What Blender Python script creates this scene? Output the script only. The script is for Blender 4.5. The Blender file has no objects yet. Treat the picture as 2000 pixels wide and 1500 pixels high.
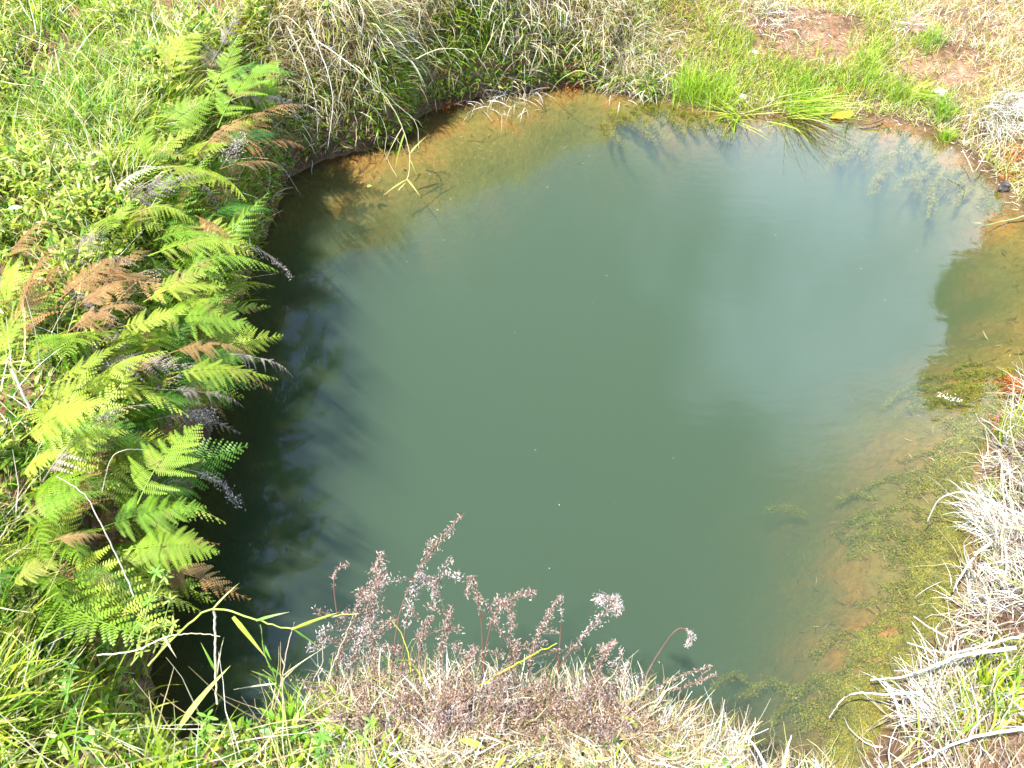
import bpy, math, random
import numpy as np
from mathutils import Vector, Matrix

R = math.radians
rnd = random.Random(7)
rng = np.random.default_rng(11)
scene = bpy.context.scene
COL = scene.collection

# ------------------------------------------------------------------ camera
CAM_H, PITCH, VFOV = 2.2, 50.0, 51.0
cam_data = bpy.data.cameras.new('camera')
cam = bpy.data.objects.new('camera', cam_data)
COL.objects.link(cam)
cam.location = (0, 0, CAM_H)
cam.rotation_euler = (R(90 - PITCH), 0, 0)
cam_data.sensor_fit = 'VERTICAL'
cam_data.angle = R(VFOV)
cam_data.sensor_height = 24
cam_data.lens = 12 / math.tan(R(VFOV / 2))
cam_data.clip_start = 0.05
cam_data.clip_end = 500
scene.camera = cam
cam_data.dof.use_dof = True; cam_data.dof.focus_distance = 2.8; cam_data.dof.aperture_fstop = 9

# ------------------------------------------------------------------ light
SUN_DIR = Vector((-0.76, -0.44, 1.95)).normalized()      # towards the sun
sun_el = math.asin(SUN_DIR.z)
sun_az = math.atan2(SUN_DIR.x, SUN_DIR.y)
sd_ = bpy.data.lights.new('sun', 'SUN')
sd_.energy = 4.6
sd_.angle = R(0.53)
sd_.color = (1.0, 0.955, 0.88)
sun = bpy.data.objects.new('sun', sd_)
COL.objects.link(sun)
sun.rotation_euler = SUN_DIR.to_track_quat('Z', 'Y').to_euler()

world = bpy.data.worlds.new('World')
scene.world = world
world.use_nodes = True
wt = world.node_tree
for n in list(wt.nodes):
    wt.nodes.remove(n)
def N(t, typ, **kw):
    n = t.nodes.new(typ)
    for k, v in kw.items():
        if k.startswith('i_'):
            n.inputs[k[2:].replace('_', ' ')].default_value = v
        else:
            setattr(n, k, v)
    return n
w_out = N(wt, 'ShaderNodeOutputWorld')
w_bg = N(wt, 'ShaderNodeBackground'); w_bg.inputs['Strength'].default_value = 0.15
sky = N(wt, 'ShaderNodeTexSky', sky_type='NISHITA', sun_disc=False)
sky.sun_elevation = sun_el
sky.sun_rotation = sun_az
sky.air_density = 1.0; sky.dust_density = 0.3; sky.ozone_density = 2.2
tc = N(wt, 'ShaderNodeTexCoord')
# a bank of cumulus on the right of the sky, thin wisps elsewhere
CLOUD_DIR = Vector((0.46, 0.74, 0.50)).normalized()
dotn = N(wt, 'ShaderNodeVectorMath', operation='DOT_PRODUCT'); dotn.inputs[1].default_value = CLOUD_DIR
wt.links.new(tc.outputs['Generated'], dotn.inputs[0])
mr = N(wt, 'ShaderNodeMapRange'); mr.interpolation_type = 'SMOOTHSTEP'
mr.inputs['From Min'].default_value = 0.89; mr.inputs['From Max'].default_value = 0.999
wt.links.new(dotn.outputs['Value'], mr.inputs['Value'])
ns = N(wt, 'ShaderNodeTexNoise'); ns.inputs['Scale'].default_value = 4.2; ns.inputs['Detail'].default_value = 7; ns.inputs['Roughness'].default_value = 0.55
wt.links.new(tc.outputs['Generated'], ns.inputs['Vector'])
add = N(wt, 'ShaderNodeMath', operation='MULTIPLY_ADD'); add.inputs[1].default_value = 0.50; add.inputs[2].default_value = 0.0
wt.links.new(mr.outputs['Result'], add.inputs[0])
add2 = N(wt, 'ShaderNodeMath', operation='ADD')
wt.links.new(add.outputs[0], add2.inputs[0]); wt.links.new(ns.outputs['Fac'], add2.inputs[1])
mr2 = N(wt, 'ShaderNodeMapRange'); mr2.interpolation_type = 'SMOOTHSTEP'
mr2.inputs['From Min'].default_value = 0.62; mr2.inputs['From Max'].default_value = 1.1
mr2.inputs['To Max'].default_value = 0.95; mr2.inputs['To Min'].default_value = 0.11
wt.links.new(add2.outputs[0], mr2.inputs['Value'])
mixc = N(wt, 'ShaderNodeMix', data_type='RGBA')
mixc.inputs['B'].default_value = (9.5, 12.2, 16.2, 1)
wt.links.new(mr2.outputs['Result'], mixc.inputs['Factor'])
wt.links.new(sky.outputs['Color'], mixc.inputs['A'])
wt.links.new(mixc.outputs['Result'], w_bg.inputs['Color'])
wt.links.new(w_bg.outputs[0], w_out.inputs['Surface'])

scene.view_settings.view_transform = 'Standard'
scene.view_settings.look = 'None'
scene.view_settings.gamma = 1
scene.view_settings.exposure = 1.5
scene.render.engine = 'CYCLES'
cy = scene.cycles
cy.max_bounces = 8; cy.diffuse_bounces = 3; cy.glossy_bounces = 3; cy.transmission_bounces = 4
cy.transparent_max_bounces = 8; cy.volume_bounces = 2
cy.use_denoising = True

# ------------------------------------------------------------------ projection helpers (authoring only)
cp, sp = math.cos(R(PITCH)), math.sin(R(PITCH))
FPX = 750 / math.tan(R(VFOV / 2))
def U(px, py, z=0.0):
    """photo pixel (2000x1500) -> world point on the plane z"""
    a = (px - 1000) / FPX; b = (750 - py) / FPX
    d = (a, cp + b * sp, -sp + b * cp)
    t = (CAM_H - z) / -d[2]
    return Vector((d[0] * t, d[1] * t, z))
def PX(P):
    P = np.asarray(P, float)
    x = P[..., 0]; y = P[..., 1]; z = P[..., 2] - CAM_H
    f = y * cp - z * sp
    u = y * sp + z * cp
    f = np.where(f < 0.05, 0.05, f)
    return 1000 + FPX * x / f, 750 - FPX * u / f

# ------------------------------------------------------------------ shoreline: px, py, bank height, bank run, shelf length
SH = [
 (500,480,.55,.26,.25),(545,385,.60,.24,.55),(600,325,.62,.24,1.0),(700,298,.62,.24,1.25),(770,272,.62,.24,1.35),
 (840,222,.62,.24,1.4),(950,188,.60,.26,1.35),(1080,172,.52,.34,.95),(1200,178,.38,.50,.8),(1320,208,.24,.70,.55),
 (1450,232,.20,.80,.30),(1600,232,.20,.80,.35),(1740,248,.22,.75,.50),(1850,288,.22,.65,.60),(1920,345,.22,.60,.60),
 (1975,395,.22,.60,.60),(2040,460,.20,.60,.70),(2100,560,.20,.50,.80),(2080,680,.20,.45,.80),(1990,738,.20,.45,1.05),
 (1955,830,.20,.45,1.05),(1925,930,.20,.45,1.05),(1905,1040,.20,.40,1.05),(1880,1130,.20,.40,0.98),(1850,1210,.20,.40,0.98),
 (1800,1290,.22,.36,0.91),(1760,1350,.24,.32,0.84),(1735,1420,.27,.30,0.70),(1690,1500,.30,.26,.50),(1600,1550,.34,.20,.45),
 (1450,1550,.42,.14,.40),(1280,1500,.46,.12,.35),(1150,1462,.48,.10,.30),(1000,1445,.48,.10,.30),(800,1432,.48,.10,.28),
 (620,1480,.48,.10,.25),(480,1530,.48,.12,.22),(350,1490,.50,.14,.20),(285,1370,.52,.15,.20),(295,1230,.54,.16,.20),
 (322,1100,.54,.17,.20),(345,1000,.54,.18,.20),(375,900,.54,.20,.20),(410,800,.54,.20,.20),(445,700,.55,.22,.20),
 (470,600,.55,.24,.22)]
ctrl = np.array([[*U(a, b)[:2], h, w, k] for a, b, h, w, k in SH])
def catmull(c, m):
    n = len(c); out = []
    for i in range(n):
        p0, p1, p2, p3 = c[(i-1) % n], c[i], c[(i+1) % n], c[(i+2) % n]
        for j in range(m):
            t = j / m
            out.append(.5*((2*p1)+(-p0+p2)*t+(2*p0-5*p1+4*p2-p3)*t*t+(-p0+3*p1-3*p2+p3)*t**3))
    return np.array(out)
shore = catmull(ctrl, 8)
# little bays and lobes so that the waterline is irregular

def hash_noise(x, y, scale, seed=0):
    """smooth value noise in 2-D"""
    x = x*scale+seed*17.13; y = y*scale+seed*5.71
    xi = np.floor(x).astype(int); yi = np.floor(y).astype(int)
    xf = x-xi; yf = y-yi
    def h(a, b):
        v = np.sin(a*127.1+b*311.7+seed*74.7)*43758.5453
        return v-np.floor(v)
    u = xf*xf*(3-2*xf); v = yf*yf*(3-2*yf)
    return ((h(xi, yi)*(1-u)+h(xi+1, yi)*u)*(1-v)+(h(xi, yi+1)*(1-u)+h(xi+1, yi+1)*u)*v)*2-1
def fbm(x, y, scale, octv=3, seed=0):
    s = 0; a = 1; t = 0
    for o in range(octv):
        s = s+a*hash_noise(x, y, scale*2**o, seed+o); t += a; a *= .5
    return s/t

_c = shore.copy()
shore[:, 0] += .05*fbm(_c[:, 0], _c[:, 1], 3.1, 4, 91); shore[:, 1] += .05*fbm(_c[:, 0], _c[:, 1], 3.1, 4, 97)
ctrl_d = shore[::3]
def shore_info(x, y):
    """signed distance (+ outside), h, w, k and outward direction"""
    x = np.ravel(x); y = np.ravel(y)
    S = shore[:, :2]; n = len(S)
    dist = np.empty(len(x)); idx = np.empty(len(x), int); ins = np.zeros(len(x), bool)
    for c in range(0, len(x), 20000):
        xs = x[c:c+20000, None]; ys = y[c:c+20000, None]
        A = S; B = np.roll(S, -1, 0); AB = B-A
        t = ((xs-A[:, 0])*AB[:, 0]+(ys-A[:, 1])*AB[:, 1])/(AB**2).sum(1)
        t = np.clip(t, 0, 1)
        dd = (xs-A[:, 0]-t*AB[:, 0])**2+(ys-A[:, 1]-t*AB[:, 1])**2
        i = dd.argmin(1); idx[c:c+20000] = i; dist[c:c+20000] = np.sqrt(dd[np.arange(len(i)), i])
        cond = ((A[:, 1] > ys) != (B[:, 1] > ys)) & (xs < (B[:, 0]-A[:, 0])*(ys-A[:, 1])/(B[:, 1]-A[:, 1]+1e-12)+A[:, 0])
        ins[c:c+20000] = cond.sum(1) % 2 == 1
    sd = np.where(ins, -dist, dist)
    P = shore[idx]
    hwk = np.empty((len(x), 3)); Sc = ctrl_d
    for c in range(0, len(x), 20000):
        d2 = (x[c:c+20000, None]-Sc[:, 0])**2+(y[c:c+20000, None]-Sc[:, 1])**2
        wt_ = 1/(d2+.004)**2.2
        hwk[c:c+20000] = wt_@Sc[:, 2:]/wt_.sum(1)[:, None]
    ox = x-P[:, 0]; oy = y-P[:, 1]
    sg = np.where(ins, -1, 1)/(dist+1e-6)
    return sd, hwk[:, 0], hwk[:, 1], hwk[:, 2], ox*sg, oy*sg

# soft extra mounds on the pond bed (x, y, radius, lift)
MOUNDS = [(*U(1400,1400)[:2], .17, .86), (*U(1750,1300)[:2], .2, .2), (*U(1000,260)[:2], .3, .25), (*U(680,390)[:2], .22, .3)]
def ground(x, y):
    x = np.asarray(x, float); y = np.asarray(y, float); shp = x.shape
    x = x.ravel(); y = y.ravel()
    sd, h, w, k, ox, oy = shore_info(x, y)
    t = np.clip(sd/w, 0, 1)
    prof = np.where(h > .4, 1-(1-t)**2.6, t*t*(3-2*t)*.75+t*.25)
    up = h*prof + .05*np.clip(sd-w, 0, None)**.9*np.clip(h, .2, 1)*2
    up = up + ((.035+.04*np.clip(h-.4, 0, .15)/.15)*fbm(x, y, 2.3, 3, 3)+(.02+.03*np.clip(h-.4, 0, .15)/.15)*fbm(x, y, 7, 2, 5))*np.clip(sd/.12, 0, 1)
    dn = -1.25*(1-np.exp(-(np.clip(-sd, 0, None)/k)**1.9))
    dn = dn + (.05*fbm(x, y, 2.6, 3, 8)+.015*fbm(x, y, 11, 2, 9))*np.clip(-sd/.15, 0, 1)
    for mx, my, mr_, ml in MOUNDS:
        g = np.exp(-((x-mx)**2+(y-my)**2)/mr_**2)
        dn = dn + ml*g*np.clip(-dn, 0, 1)
    dn = np.minimum(dn, -.006-.1*np.clip(-sd, 0, .1))
    z = np.where(sd > 0, up+.004, dn)
    return z.reshape(shp)
def G(x, y):
    return float(ground(np.array([x]), np.array([y]))[0])
def UG(px, py, lift=0.0, z0=.4):
    """photo pixel -> point on the terrain"""
    z = z0
    lo, hi = None, None
    ts = np.linspace(1.3, -.4, 120)
    P = np.array([U(px, py, zz) for zz in ts])
    gz = ground(P[:, 0], P[:, 1])
    i = int(np.argmax(gz >= ts)) if (gz >= ts).any() else 60
    return Vector((P[i, 0], P[i, 1], gz[i]+lift))

# ------------------------------------------------------------------ mesh helpers
def mesh_np(name, V, F, mat, col=None, parent=None, smooth=False, loc=None):
    V = np.asarray(V, np.float32).reshape(-1, 3)
    if loc is not None:
        V = V-np.array(loc, np.float32)
    F = np.asarray(F, np.int32)
    k = F.shape[1]
    me = bpy.data.meshes.new(name)
    me.vertices.add(len(V)); me.vertices.foreach_set('co', V.ravel())
    me.loops.add(F.size); me.loops.foreach_set('vertex_index', F.ravel())
    me.polygons.add(len(F)); me.polygons.foreach_set('loop_start', np.arange(0, F.size, k, dtype=np.int32))
    if smooth:
        me.polygons.foreach_set('use_smooth', np.ones(len(F), bool))
    me.update(calc_edges=True)
    if col is not None:
        ca = me.color_attributes.new('Col', 'FLOAT_COLOR', 'POINT')
        c4 = np.ones((len(V), 4), np.float32); c4[:, :3] = col
        ca.data.foreach_set('color', c4.ravel())
    me.materials.append(mat)
    o = bpy.data.objects.new(name, me)
    COL.objects.link(o)
    if loc is not None:
        o.location = loc
    if parent is not None:
        o.parent = parent
    return o
def tag(o, label=None, cat=None, group=None, kind=None):
    if label: o['label'] = label
    if cat: o['category'] = cat
    if group: o['group'] = group
    if kind: o['kind'] = kind
    return o
def empty(name, loc, label, cat, group=None):
    o = bpy.data.objects.new(name, None); COL.objects.link(o)
    o.location = loc; o.empty_display_size = .05
    return tag(o, label, cat, group)

class Acc:
    """collects numpy pieces of one mesh"""
    def __init__(s): s.V = []; s.F = []; s.C = []; s.n = 0
    def add(s, V, F, C):
        V = np.asarray(V, np.float32).reshape(-1, 3); F = np.asarray(F, np.int64)
        C = np.asarray(C, np.float32)
        if C.ndim == 1: C = np.tile(C, (len(V), 1))
        s.V.append(V); s.F.append(F+s.n); s.C.append(C); s.n += len(V)
    def build(s, name, mat, parent=None, smooth=False, loc=None):
        return mesh_np(name, np.concatenate(s.V), np.concatenate(s.F), mat, np.concatenate(s.C), parent, smooth, loc)

PROF = {'grass': lambda s: np.clip(1.0-s**1.8, .04, 1)*(.65+.35*np.clip(s*5, 0, 1)),
        'leaf': lambda s: np.clip(np.sin(np.pi*np.clip(s*.93+.05, 0, 1))**.8, .05, 1),
        'straw': lambda s: np.clip(1-.8*s, .1, 1)}
def blades(acc, base, az, L, W, th0, bend, col, K=3, prof='grass', wob=0.0, vary=.0, twist=None):
    """ribbons growing from base; th0 = start angle from vertical, bend = added by the tip"""
    base = np.asarray(base, float).reshape(-1, 3); n = len(base)
    f = lambda v: np.broadcast_to(np.asarray(v, float), (n,)).copy()
    az, L, W, th0, bend = f(az), f(L), f(W), f(th0), f(bend)
    s = np.linspace(0, 1, K+1)
    P = np.zeros((n, K+1, 3)); P[:, 0] = base
    a = az.copy()
    tw = rng.uniform(-.9, .9, n) if twist is None else f(twist)
    V = np.zeros((n, K+1, 2, 3))
    wp = PROF[prof](s)
    for i in range(K+1):
        th = th0+bend*s[i]
        h = np.stack([np.cos(a), np.sin(a), 0*a], 1)
        d = h*np.sin(th)[:, None]; d[:, 2] = np.cos(th)
        if i < K:
            P[:, i+1] = P[:, i]+d*(L/K)[:, None]
        side = np.stack([-np.sin(a), np.cos(a), 0*a], 1)
        nrm = np.cross(d, side)
        side = side*np.cos(tw)[:, None]+nrm*np.sin(tw)[:, None]
        hw = (W*.5*wp[i])[:, None]
        V[:, i, 0] = P[:, i]-side*hw; V[:, i, 1] = P[:, i]+side*hw
        if wob: a = a+rng.normal(0, wob, n)
    idx = np.arange(n)[:, None]*(2*(K+1)); j = np.arange(K)[None, :]*2
    F = np.stack([idx+j, idx+j+1, idx+j+3, idx+j+2], -1).reshape(-1, 4)
    C = np.asarray(col, float)
    if C.ndim == 1: C = np.tile(C, (n, 1))
    C = np.repeat(C, 2*(K+1), 0)
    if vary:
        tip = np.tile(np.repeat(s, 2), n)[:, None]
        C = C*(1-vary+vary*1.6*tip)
        br = np.repeat((rng.random(n) < .28)*rng.uniform(.3, 1, n), 2*(K+1))[:, None]*np.clip(tip*1.8-.9, 0, 1)
        C = C*(1-br)+br*np.array([.50, .38, .18])
    acc.add(V.reshape(-1, 3), F, C)
    return P
def tube(acc, pts, r0, r1, col, n=5):
    pts = np.asarray(pts, float); m = len(pts)
    t = np.gradient(pts, axis=0); t /= np.linalg.norm(t, axis=1)[:, None]+1e-9
    ref = np.array([.3, .2, .93]); ref2 = np.array([1., 0, 0])
    u = np.cross(t, np.where(np.abs((t*ref).sum(1))[:, None] > .95, ref2, ref)); u /= np.linalg.norm(u, axis=1)[:, None]+1e-9
    v = np.cross(t, u)
    rr = np.linspace(r0, r1, m)
    an = np.linspace(0, 2*np.pi, n, endpoint=False)
    V = pts[:, None]+rr[:, None, None]*(np.cos(an)[None, :, None]*u[:, None]+np.sin(an)[None, :, None]*v[:, None])
    F = []
    for i in range(m-1):
        for k in range(n):
            F.append((i*n+k, i*n+(k+1) % n, (i+1)*n+(k+1) % n, (i+1)*n+k))
    acc.add(V.reshape(-1, 3), F, col)
def spline(pts, m=8):
    p = [np.array(q, float) for q in pts]; p = [2*p[0]-p[1]]+p+[2*p[-1]-p[-2]]
    out = []
    for i in range(1, len(p)-2):
        for j in range(m):
            t = j/m
            out.append(.5*((2*p[i])+(-p[i-1]+p[i+1])*t+(2*p[i-1]-5*p[i]+4*p[i+1]-p[i+2])*t*t+(-p[i-1]+3*p[i]-3*p[i+1]+p[i+2])*t**3))
    out.append(p[-2])
    return np.array(out)
def palette(n, cols, wts, jit=.18):
    cols = np.array(cols); wts = np.array(wts, float); wts /= wts.sum()
    c = cols[rng.choice(len(cols), n, p=wts)]
    return np.clip(c*(1+rng.normal(0, jit, (n, 1)))*(1+rng.normal(0, .06, (n, 3))), .004, .95)

# ------------------------------------------------------------------ materials
def mat_new(name):
    m = bpy.data.materials.new(name); m.use_nodes = True
    t = m.node_tree
    for n in list(t.nodes): t.nodes.remove(n)
    out = N(t, 'ShaderNodeOutputMaterial')
    return m, t, out
def leafy(name, trans=.35, rough=.5, spec=.3, attr=True, base=(.1, .2, .03), alt=None, tint=(1.25, 1.2, .55)):
    m, t, out = mat_new(name)
    p = N(t, 'ShaderNodeBsdfPrincipled'); p.inputs['Roughness'].default_value = rough
    p.inputs['Specular IOR Level'].default_value = spec
    tr = N(t, 'ShaderNodeBsdfTranslucent')
    mx = N(t, 'ShaderNodeMixShader'); mx.inputs[0].default_value = trans
    if attr:
        a = N(t, 'ShaderNodeAttribute'); a.attribute_name = 'Col'; src = a.outputs['Color']
    else:
        oi = N(t, 'ShaderNodeObjectInfo')
        mc = N(t, 'ShaderNodeMix', data_type='RGBA')
        mc.inputs['A'].default_value = (*base, 1); mc.inputs['B'].default_value = (*(alt or base), 1)
        t.links.new(oi.outputs['Random'], mc.inputs['Factor'])
        g2 = N(t, 'ShaderNodeNewGeometry'); n2_ = N(t, 'ShaderNodeTexNoise'); n2_.inputs['Scale'].default_value = 11; n2_.inputs['Detail'].default_value = 4
        t.links.new(g2.outputs['Position'], n2_.inputs['Vector'])
        r2_ = N(t, 'ShaderNodeMapRange'); r2_.inputs['From Min'].default_value = .56; r2_.inputs['From Max'].default_value = .70; r2_.inputs['To Max'].default_value = .85
        t.links.new(n2_.outputs['Fac'], r2_.inputs['Value'])
        mb = N(t, 'ShaderNodeMix', data_type='RGBA'); mb.inputs['B'].default_value = (.30, .19, .07, 1)
        t.links.new(r2_.outputs['Result'], mb.inputs['Factor']); t.links.new(mc.outputs['Result'], mb.inputs['A'])
        src = mb.outputs['Result']
    mul = N(t, 'ShaderNodeMix', data_type='RGBA'); mul.blend_type = 'MULTIPLY'; mul.inputs['Factor'].default_value = 1
    geo = N(t, 'ShaderNodeNewGeometry')
    no = N(t, 'ShaderNodeTexNoise'); no.inputs['Scale'].default_value = 22; no.inputs['Detail'].default_value = 3
    t.links.new(geo.outputs['Position'], no.inputs['Vector'])
    rp = N(t, 'ShaderNodeMapRange'); rp.inputs['From Min'].default_value = .3; rp.inputs['From Max'].default_value = .7
    rp.inputs['To Min'].default_value = .72; rp.inputs['To Max'].default_value = 1.25
    t.links.new(no.outputs['Fac'], rp.inputs['Value'])
    t.links.new(src, mul.inputs['A']); t.links.new(rp.outputs['Result'], mul.inputs['B'])
    t.links.new(mul.outputs['Result'], p.inputs['Base Color'])
    m2 = N(t, 'ShaderNodeMix', data_type='RGBA'); m2.blend_type = 'MULTIPLY'; m2.inputs['Factor'].default_value = 1
    m2.inputs['B'].default_value = (*tint, 1)
    t.links.new(mul.outputs['Result'], m2.inputs['A']); t.links.new(m2.outputs['Result'], tr.inputs['Color'])
    t.links.new(p.outputs[0], mx.inputs[1]); t.links.new(tr.outputs[0], mx.inputs[2])
    t.links.new(mx.outputs[0], out.inputs['Surface'])
    return m
M_grass = leafy('grass_blades', .38, .42, .4)
M_dry = leafy('dry_grass', .18, .7, .2, tint=(1.1, 1, .8))
M_twig = leafy('twig', 0.0, .75, .2)
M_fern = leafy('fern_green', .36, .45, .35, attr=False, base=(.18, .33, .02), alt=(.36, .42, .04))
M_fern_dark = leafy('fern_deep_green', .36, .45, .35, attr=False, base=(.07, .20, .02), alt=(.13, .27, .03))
M_fern_brown = leafy('fern_brown', .25, .7, .2, attr=False, base=(.30, .15, .055), alt=(.36, .23, .09), tint=(1.1, .9, .6))
M_fern_grey = leafy('fern_grey', .15, .8, .15, attr=False, base=(.35, .29, .22), alt=(.20, .16, .13), tint=(1, 1, 1))
M_fern_pale = leafy('fern_pale', .3, .6, .3, attr=False, base=(.62, .62, .36), alt=(.62, .62, .36), tint=(1, 1, .8))  # even pale tone for the single white frond
M_weed = leafy('dead_weed', .15, .85, .1, tint=(1, .9, .8))
M_algae = leafy('algae', .3, .9, .0, tint=(1, 1, .7))

def soil_mat():
    m, t, out = mat_new('soil')
    p = N(t, 'ShaderNodeBsdfPrincipled'); p.inputs['Roughness'].default_value = .9; p.inputs['Specular IOR Level'].default_value = .2
    geo = N(t, 'ShaderNodeNewGeometry')
    sep = N(t, 'ShaderNodeSeparateXYZ'); t.links.new(geo.outputs['Position'], sep.inputs[0])
    n1 = N(t, 'ShaderNodeTexNoise'); n1.inputs['Scale'].default_value = 3.5; n1.inputs['Detail'].default_value = 8; n1.inputs['Roughness'].default_value = .65
    n2 = N(t, 'ShaderNodeTexNoise'); n2.inputs['Scale'].default_value = 38; n2.inputs['Detail'].default_value = 6; n2.inputs['Roughness'].default_value = .7
    for n in (n1, n2): t.links.new(geo.outputs['Position'], n.inputs['Vector'])
    r1 = N(t, 'ShaderNodeValToRGB'); e = r1.color_ramp.elements
    e[0].position = .32; e[0].color = (.10, .055, .03, 1); e[1].position = .68; e[1].color = (.31, .19, .12, 1)
    m_ = e.new(.5); m_.color = (.20, .11, .062, 1)
    t.links.new(n1.outputs['Fac'], r1.inputs['Fac'])
    mm = N(t, 'ShaderNodeMix', data_type='RGBA'); mm.blend_type = 'MULTIPLY'; mm.inputs['Factor'].default_value = 1
    r2 = N(t, 'ShaderNodeMapRange'); r2.inputs['From Min'].default_value = .3; r2.inputs['From Max'].default_value = .7; r2.inputs['To Min'].default_value = .5; r2.inputs['To Max'].default_value = 1.5
    t.links.new(n2.outputs['Fac'], r2.inputs['Value'])
    wet = N(t, 'ShaderNodeMapRange'); wet.inputs['From Min'].default_value = .02; wet.inputs['From Max'].default_value = .14; wet.inputs['To Min'].default_value = .45; wet.inputs['To Max'].default_value = 1
    wn = N(t, 'ShaderNodeMath', operation='MULTIPLY_ADD'); wn.inputs[1].default_value = .10; wn.inputs[2].default_value = -.05
    wa = N(t, 'ShaderNodeMath', operation='ADD'); t.links.new(n1.outputs['Fac'], wn.inputs[0]); t.links.new(wn.outputs[0], wa.inputs[0]); t.links.new(sep.outputs['Z'], wa.inputs[1]); t.links.new(wa.outputs[0], wet.inputs['Value'])
    wm = N(t, 'ShaderNodeMix', data_type='RGBA'); wm.blend_type = 'MULTIPLY'; wm.inputs['Factor'].default_value = 1
    t.links.new(r1.outputs['Color'], wm.inputs['A']); t.links.new(wet.outputs['Result'], wm.inputs['B'])
    t.links.new(wm.outputs['Result'], mm.inputs['A']); t.links.new(r2.outputs['Result'], mm.inputs['B'])
    # silt of the pond bed
    r3 = N(t, 'ShaderNodeValToRGB'); e = r3.color_ramp.elements
    e[0].position = .36; e[0].color = (.15, .13, .028, 1); e[1].position = .66; e[1].color = (.27, .14, .032, 1)
    m_ = e.new(.5); m_.color = (.175, .135, .034, 1)
    t.links.new(n1.outputs['Fac'], r3.inputs['Fac'])
    bedm = N(t, 'ShaderNodeMix', data_type='RGBA'); bedm.blend_type = 'MULTIPLY'; bedm.inputs['Factor'].default_value = .5
    t.links.new(r3.outputs['Color'], bedm.inputs['A']); t.links.new(r2.outputs['Result'], bedm.inputs['B'])
    mz = N(t, 'ShaderNodeMapRange'); mz.inputs['From Min'].default_value = -.015; mz.inputs['From Max'].default_value = .012
    t.links.new(sep.outputs['Z'], mz.inputs['Value'])
    fin = N(t, 'ShaderNodeMix', data_type='RGBA')
    t.links.new(mz.outputs['Result'], fin.inputs['Factor']); t.links.new(bedm.outputs['Result'], fin.inputs['A']); t.links.new(mm.outputs['Result'], fin.inputs['B'])
    t.links.new(fin.outputs['Result'], p.inputs['Base Color'])
    b = N(t, 'ShaderNodeBump'); b.inputs['Strength'].default_value = .8; b.inputs['Distance'].default_value = .02
    t.links.new(n2.outputs['Fac'], b.inputs['Height']); t.links.new(b.outputs[0], p.inputs['Normal'])
    t.links.new(p.outputs[0], out.inputs['Surface'])
    return m
M_soil = soil_mat()

def water_mat():
    m, t, out = mat_new('pond_water')
    geo = N(t, 'ShaderNodeNewGeometry')
    gl = N(t, 'ShaderNodeBsdfGlossy'); gl.inputs['Roughness'].default_value = .004
    tr = N(t, 'ShaderNodeBsdfTransparent')
    fr = N(t, 'ShaderNodeFresnel'); fr.inputs['IOR'].default_value = 1.48
    mx = N(t, 'ShaderNodeMixShader')
    mp = N(t, 'ShaderNodeMapping'); mp.inputs['Scale'].default_value = (5, 16, 1); mp.inputs['Rotation'].default_value = (0, 0, R(12))
    n1 = N(t, 'ShaderNodeTexNoise'); n1.inputs['Scale'].default_value = 1.6; n1.inputs['Detail'].default_value = 4
    b = N(t, 'ShaderNodeBump'); b.inputs['Strength'].default_value = .022; b.inputs['Distance'].default_value = .02
    t.links.new(geo.outputs['Position'], mp.inputs['Vector']); t.links.new(mp.outputs[0], n1.inputs['Vector'])
    t.links.new(n1.outputs['Fac'], b.inputs['Height'])
    for n in (gl, fr): t.links.new(b.outputs[0], n.inputs['Normal'])
    t.links.new(fr.outputs[0], mx.inputs[0]); t.links.new(tr.outputs[0], mx.inputs[1]); t.links.new(gl.outputs[0], mx.inputs[2])
    t.links.new(mx.outputs[0], out.inputs['Surface'])
    sc = N(t, 'ShaderNodeVolumeScatter'); sc.inputs['Color'].default_value = (.183, .270, .178, 1); sc.inputs['Density'].default_value = 3.7
    ab = N(t, 'ShaderNodeVolumeAbsorption'); ab.inputs['Color'].default_value = (.34, .46, .24, 1); ab.inputs['Density'].default_value = 3.7
    av = N(t, 'ShaderNodeAddShader')
    t.links.new(sc.outputs[0], av.inputs[0]); t.links.new(ab.outputs[0], av.inputs[1])
    t.links.new(av.outputs[0], out.inputs['Volume'])
    return m
M_water = water_mat()

# ------------------------------------------------------------------ terrain (one sheet)
def axis(lo, hi, step, far):
    a = np.arange(lo, hi+1e-6, step)
    g = [step*1.35**i for i in range(1, 40)]
    r = hi+np.cumsum(g); r = r[r < far]; l = lo-np.cumsum(g); l = l[l > -far][::-1]
    return np.concatenate([l, a, r])
xs = axis(-3.6, 3.6, .03, 140); ys = axis(-.6, 6.4, .03, 140)
X, Y = np.meshgrid(xs, ys)
Z = ground(X, Y)
Vt = np.stack([X, Y, Z], -1).reshape(-1, 3)
nx, ny = len(xs), len(ys)
ii = (np.arange(ny-1)[:, None]*nx+np.arange(nx-1)[None, :]).ravel()
Ft = np.stack([ii, ii+1, ii+nx+1, ii+nx], 1)
terr = mesh_np('ground', Vt, Ft, M_soil, smooth=True)
tag(terr, 'reddish brown soil banks and orange silt bed of the pond', 'ground', kind='structure')

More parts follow.
